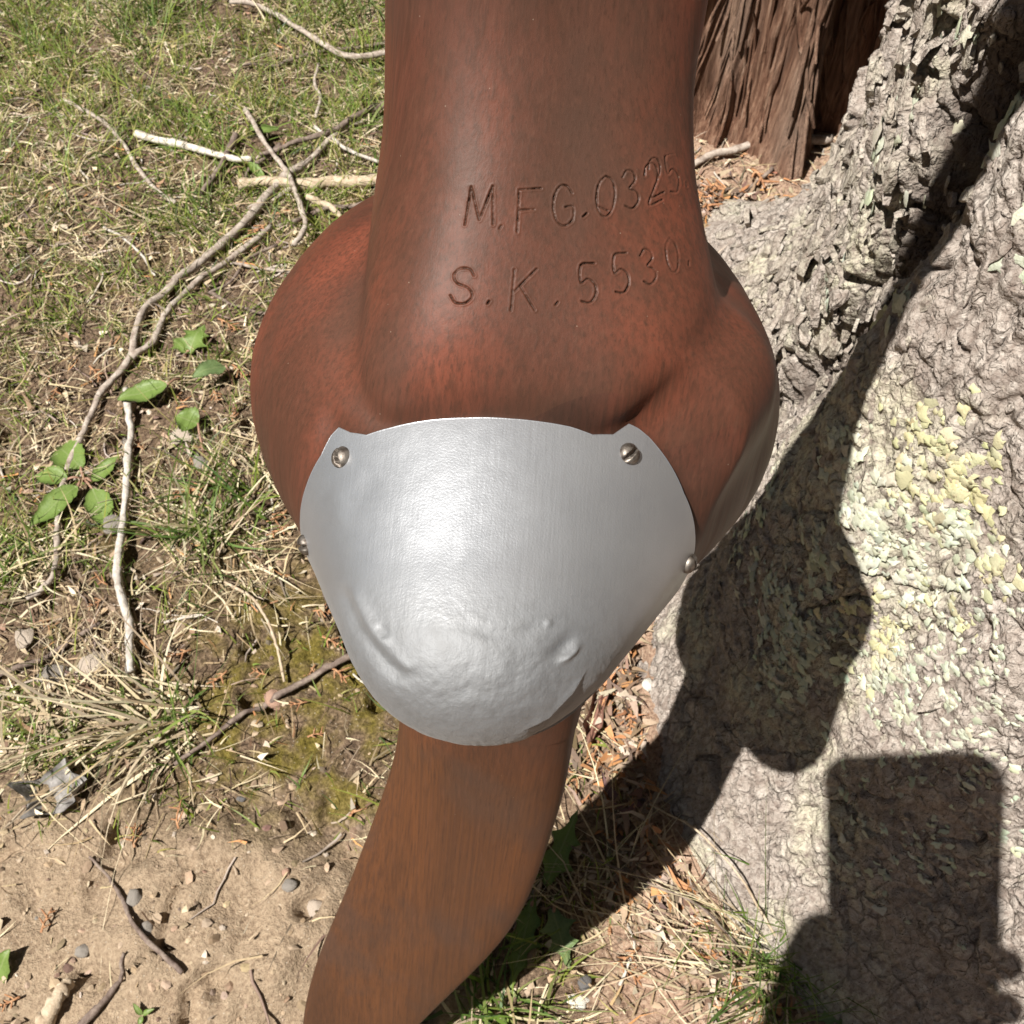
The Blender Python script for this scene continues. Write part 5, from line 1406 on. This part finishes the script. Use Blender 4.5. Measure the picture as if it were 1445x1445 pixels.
# ------------------------------------------------------------------ grass tufts one can point to
def tuft(label, px, py, ng, nd, lg, ld, spread=.012, dry_dir=None, seed=0, name='grass_tuft', lean=(.2, 1.2), wid=1.0, cat='grass tuft'):
    r = np.random.default_rng(seed); p = gp(px, py); o0 = np.array([p[0], p[1], gsurf(p[0], p[1]) - .002])
    t = empty(name, o0, label, cat)
    for kind, n, ln, mat, pl in (('green_blades', ng, lg, GREEN, [(.12, .19, .035), (.17, .235, .055), (.23, .27, .085), (.08, .14, .03)]), ('dry_blades', nd, ld, STRAW, [(.52, .43, .28), (.62, .54, .38), (.42, .32, .20), (.34, .27, .19)])):
        if not n: continue
        x = p[0] + r.normal(size=n) * spread; y = p[1] + r.normal(size=n) * spread
        hd = r.uniform(0, 2 * np.pi, n)
        if dry_dir is not None and kind == 'dry_blades': hd = r.normal(dry_dir, .75, n)
        le = r.uniform(*lean, n) + (.45 if kind == 'dry_blades' else 0)
        V, F, k = blades(x, y, np.array(gsurf(x, y)) - .002, hd, np.minimum(le, 1.35), r.uniform(.15, .75, n), r.gamma(9, ln / 9, n), r.uniform(.0011, .0024, n) * wid, 6)
        V[:, 2] = np.maximum(V[:, 2], gsurf(V[:, 0], V[:, 1]) + .0006)
        C = np.repeat(pal(r, n, pl, [.3, .3, .2, .2]), k, 0)
        tag(link(kind, mesh_np(kind, V - o0, F, True, None, C), mat, t), kind='stuff')
    return t
tuft('grass tuft with long pale dead blades fanning over the bare soil at lower left', 235, 1020, 42, 85, .045, .085, .010, math.pi * 1.12, 401, wid=1.05)
tuft('green grass tuft left of the metal cap, beside the upright pale twig', 288, 745, 55, 46, .050, .040, .012, None, 402)
tuft('dense low grass tuft with dry arching blades in the shadow at the bottom right', 1085, 1375, 150, 80, .045, .065, .013, math.pi * .95, 403, wid=.6)
tuft('green grass tuft showing under the lower blade at the bottom', 690, 1430, 60, 16, .040, .045, .012, None, 404)
tuft('small pale grass tuft at the left edge above the dead leaf', 55, 1040, 30, 50, .040, .055, .012, None, 405)
tuft('green grass tuft behind the dark twig at the left edge of the blade', 505, 185, 34, 16, .060, .05, .012, None, 406)
tuft('bright green grass tuft at the top left of the picture', 215, 25, 110, 30, .050, .04, .030, None, 407, lean=(.1, .8))
tuft('bright green grass tuft at the top just left of the blade', 490, 25, 110, 30, .050, .04, .035, None, 408, lean=(.1, .8))
tuft('thin grass tuft at the left edge beside the branch tip', 25, 800, 50, 46, .045, .045, .014, None, 409)
tuft('grass tuft in the middle left above the forked branch', 280, 300, 60, 40, .045, .045, .016, None, 410)
tuft('thin grass tuft right of the round green leaf', 345, 690, 26, 18, .055, .045, .010, None, 411)
tuft('wispy pale grass tuft on the litter right of the lower blade', 860, 1290, 4, 34, .04, .06, .012, math.pi * .6, 412, wid=.6)
tuft('dry grass tuft under the long dark stick, left of the cap', 330, 815, 6, 34, .04, .050, .010, -.6, 413, wid=.7)

# ------------------------------------------------------------------ phone and hand taking the picture (behind the lens; they throw the shadow on the tree)
def cam_pt(x, y, z): return CO + CR * x + CU * y - CF * z
CAM_M = Matrix(((CR[0], CU[0], -CF[0], CO[0]), (CR[1], CU[1], -CF[1], CO[1]), (CR[2], CU[2], -CF[2], CO[2]), (0, 0, 0, 1)))
ph = empty('phone', (0, 0, 0), 'dark smartphone held up in a hand before the propeller', 'phone'); ph.matrix_world = CAM_M
def slab(x0, x1, y0, y1, z0, z1, rc, name, mat, parent):
    bm = bmesh.new(); pts = []
    for cx_, cy_, a0 in ((x1 - rc, y1 - rc, 0), (x0 + rc, y1 - rc, 90), (x0 + rc, y0 + rc, 180), (x1 - rc, y0 + rc, 270)):
        for k in range(9): a = math.radians(a0 + 90 * k / 8); pts.append((cx_ + rc * math.cos(a), cy_ + rc * math.sin(a)))
    f = bm.faces.new([bm.verts.new((x, y, z0)) for x, y in pts])
    ex = bmesh.ops.extrude_face_region(bm, geom=[f]); bmesh.ops.translate(bm, verts=[v for v in ex['geom'] if isinstance(v, bmesh.types.BMVert)], vec=(0, 0, z1 - z0))
    bmesh.ops.recalc_face_normals(bm, faces=bm.faces[:])
    bmesh.ops.bevel(bm, geom=[e for e in bm.edges if abs(e.verts[0].co.z - e.verts[1].co.z) < 1e-6], offset=min(.0012, (z1 - z0) * .3), segments=2, affect='EDGES')
    me = bpy.data.meshes.new(name); bm.to_mesh(me); bm.free()
    return link(name, me, mat, parent)
PH = NT('phone_case').done((.03, .03, .035), .45); GL = NT('phone_glass').done((.01, .01, .012), .08)
slab(-.0600, .0160, -.1340, .0165, .0045, .0135, .012, 'case', PH, ph)
slab(-.0575, .0135, -.1315, .0140, .0137, .0145, .010, 'screen', GL, ph)
slab(-.0220, .0120, -.0220, .0125, .0022, .0043, .008, 'camera_bump', PH, ph)

def skin_chain(chains, name, mat, parent, root=0):
    """chains: lists of (x,y,z,r); a chain may begin with ('at', index) to grow from an earlier vertex"""
    V, E, Rr = [], [], []
    for ch in chains:
        prev = None
        for q in ch:
            if q[0] == 'at': prev = q[1]; continue
            V.append(q[:3]); Rr.append(q[3])
            if prev is not None: E.append((prev, len(V) - 1))
            prev = len(V) - 1
    me = bpy.data.meshes.new(name); me.from_pydata(V, E, []); me.update()
    o = link(name, me, mat, parent)
    sm = o.modifiers.new('skin', 'SKIN'); sm.use_smooth_shade = True
    for v, r in zip(me.skin_vertices[0].data, Rr): v.radius = (r, r)
    me.skin_vertices[0].data[root].use_root = True
    ss = o.modifiers.new('sub', 'SUBSURF'); ss.levels = 2; ss.render_levels = 2
    return o
w = NT('skin'); n = w.noise(w.map((1, 1, 1)), 120, 3)
SKIN = w.done(w.mix(n, (.50, .30, .22), (.58, .37, .28)), .5); w.p.inputs['Subsurface Weight'].default_value = .1
SLEEVE = NT('dark_sleeve').done((.05, .055, .07), .9)
hand = empty('person', (0, 0, 0), 'hand and dark sleeved arm of the person holding the phone', 'person'); hand.matrix_world = CAM_M
# palm behind the lower half of the phone, fingers closing round its left edge, thumb up its right edge
skin_chain([
    [(-.080, -.250, .055, .030), (-.084, -.195, .032, .030), (-.076, -.150, .012, .030), (-.056, -.114, -.008, .026)],
    [('at', 3), (-.026, -.086, -.008, .0098), (.000, -.078, -.007, .0092), (.021, -.073, -.003, .0086), (.026, -.070, .008, .0080)],
    [('at', 3), (-.026, -.104, -.008, .0100), (.001, -.098, -.007, .0094), (.022, -.094, -.003, .0088), (.027, -.091, .008, .0082)],
    [('at', 3), (-.026, -.122, -.007, .0098), (.000, -.118, -.006, .0092), (.020, -.115, -.002, .0086), (.025, -.112, .008, .0080)],
    [('at', 2), (-.030, -.141, -.002, .0088), (-.006, -.139, -.003, .0080), (.012, -.137, .001, .0076), (.018, -.134, .009, .0070)],
    [('at', 2), (-.082, -.112, .014, .0170), (-.080, -.084, .017, .0135), (-.072, -.064, .019, .0115), (-.060, -.056, .020, .0100)],
], 'hand', SKIN, hand)
skin_chain([[(-.082, -.222, .048, .038), (-.075, -.300, .090, .040), (-.025, -.400, .150, .046), (-.010, -.500, .220, .050)]], 'sleeve', SLEEVE, hand)
# ------------------------------------------------------------------ unseen tree crowns, thickened to block sky light, and an added leaf ring
def sun_open(P):
    """leaves that would stand in the way of the direct sun falling on the place in the picture"""
    tt = P[:, 2] / -SUN_DIR[2]; hx = P[:, 0] + SUN_DIR[0] * tt; hy = P[:, 1] + SUN_DIR[1] * tt
    return ~((hx > -1.1) & (hx < 1.5) & (hy > -.7) & (hy < 1.5))
def leaf_cloud(P, r, leaf, cols_, name, parent, org, mat, label=None):
    n = len(P)
    a = r.normal(size=(n, 3)); a /= np.linalg.norm(a, axis=1)[:, None]; b = np.cross(a, r.normal(size=(n, 3))); b /= np.linalg.norm(b, axis=1)[:, None]
    s = leaf * r.uniform(.6, 1.3, (n, 1))
    V = np.stack([P - a * s, P + b * s * .5, P + a * s, P - b * s * .5], 1).reshape(-1, 3)
    C = np.repeat(pal(r, n, cols_, [.25] * 4), 4, 0)
    o = link(name, mesh_np(name, V - org, np.arange(4 * n).reshape(-1, 4), True, None, C), mat, parent)
    return tag(o, label, kind='stuff')
LCOL = [(.04, .08, .018), (.06, .11, .025), (.085, .14, .034), (.045, .07, .024)]
CANOPY = tinted('canopy_leaves', .55, .12)
def crown(parent, org, limbs, ncl, per, box, seed, limb_mat, leaf, taper):
    r = np.random.default_rng(seed); tips = []
    for L in limbs:
        C = catmull(np.array(L), 18); V, F = tube_np(C, np.linspace(taper[0], taper[1], 18), 8, .2, seed); tips.append(C[5:])
        link('limb', mesh_np('limb', V - org, F, True), limb_mat, parent)
    T = np.vstack(tips)
    c = T[r.integers(0, len(T), ncl)] + r.normal(size=(ncl, 3)) * np.array(box)
    P = np.repeat(c, per, 0) + r.normal(size=(ncl * per, 3)) * .13
    P = P[sun_open(P) & (P[:, 2] > 1.3)]
    leaf_cloud(P, r, leaf, LCOL, 'crown', parent, org, CANOPY)
o_ = np.array([TC[0], TC[1], 0]); b_ = (TC[0], TC[1], 2.6)
lim = [[b_, (.5, .5, 3.6), (.5, .7, 4.6), (.4, .8, 5.6)]]
for k, az in enumerate([20, 75, 120, 165, 300, 345, 265]):
    a = math.radians(az); R_ = 2.9 if k % 2 else 2.4
    lim.append([(TC[0], TC[1], 2.3 + .06 * k), (TC[0] + .35 * R_ * math.cos(a), TC[1] + .35 * R_ * math.sin(a), 2.9), (TC[0] + .7 * R_ * math.cos(a), TC[1] + .7 * R_ * math.sin(a), 3.3 + .2 * (k % 3)), (TC[0] + R_ * math.cos(a), TC[1] + R_ * math.sin(a), 3.3 + .3 * (k % 2))])
crown(tree, o_, lim, 2300, 14, (.55, .55, .40), 501, BARK, .075, (.09, .015))
o2 = np.array([CC[0], CC[1], 0])
crown(cedar, o2, [[(CC[0], CC[1], 1.6), (CC[0] + .1, CC[1], 2.6), (CC[0], CC[1] + .1, 3.8)], [(CC[0], CC[1], 1.5), (CC[0] + .5, CC[1] + .5, 1.9), (CC[0] + .9, CC[1] + .9, 2.0)], [(CC[0], CC[1], 1.7), (CC[0] - .4, CC[1] + .6, 2.1), (CC[0] - .8, CC[1] + 1.0, 2.2)]],
      500, 14, (.25, .25, .3), 502, CEDAR, .045, (.05, .01))
# ring of woodland leaves, out of view, added to block low sky light
r_ = np.random.default_rng(503); n = 24000
az = r_.uniform(0, 2 * np.pi, n); rd = r_.uniform(5.5, 9.0, n); top = 8.5 + 1.6 * perlin(np.cos(az) * 4, np.sin(az) * 4, 0, 181)
P = np.stack([rd * np.cos(az), rd * np.sin(az) + .4, top * r_.random(n) ** .8], -1)
P = P[sun_open(P)]
leaf_cloud(P, r_, .24, LCOL, 'sky_screen_wood', None, np.zeros(3), CANOPY, 'ring of leafy woodland added out of view to shut out sky light')
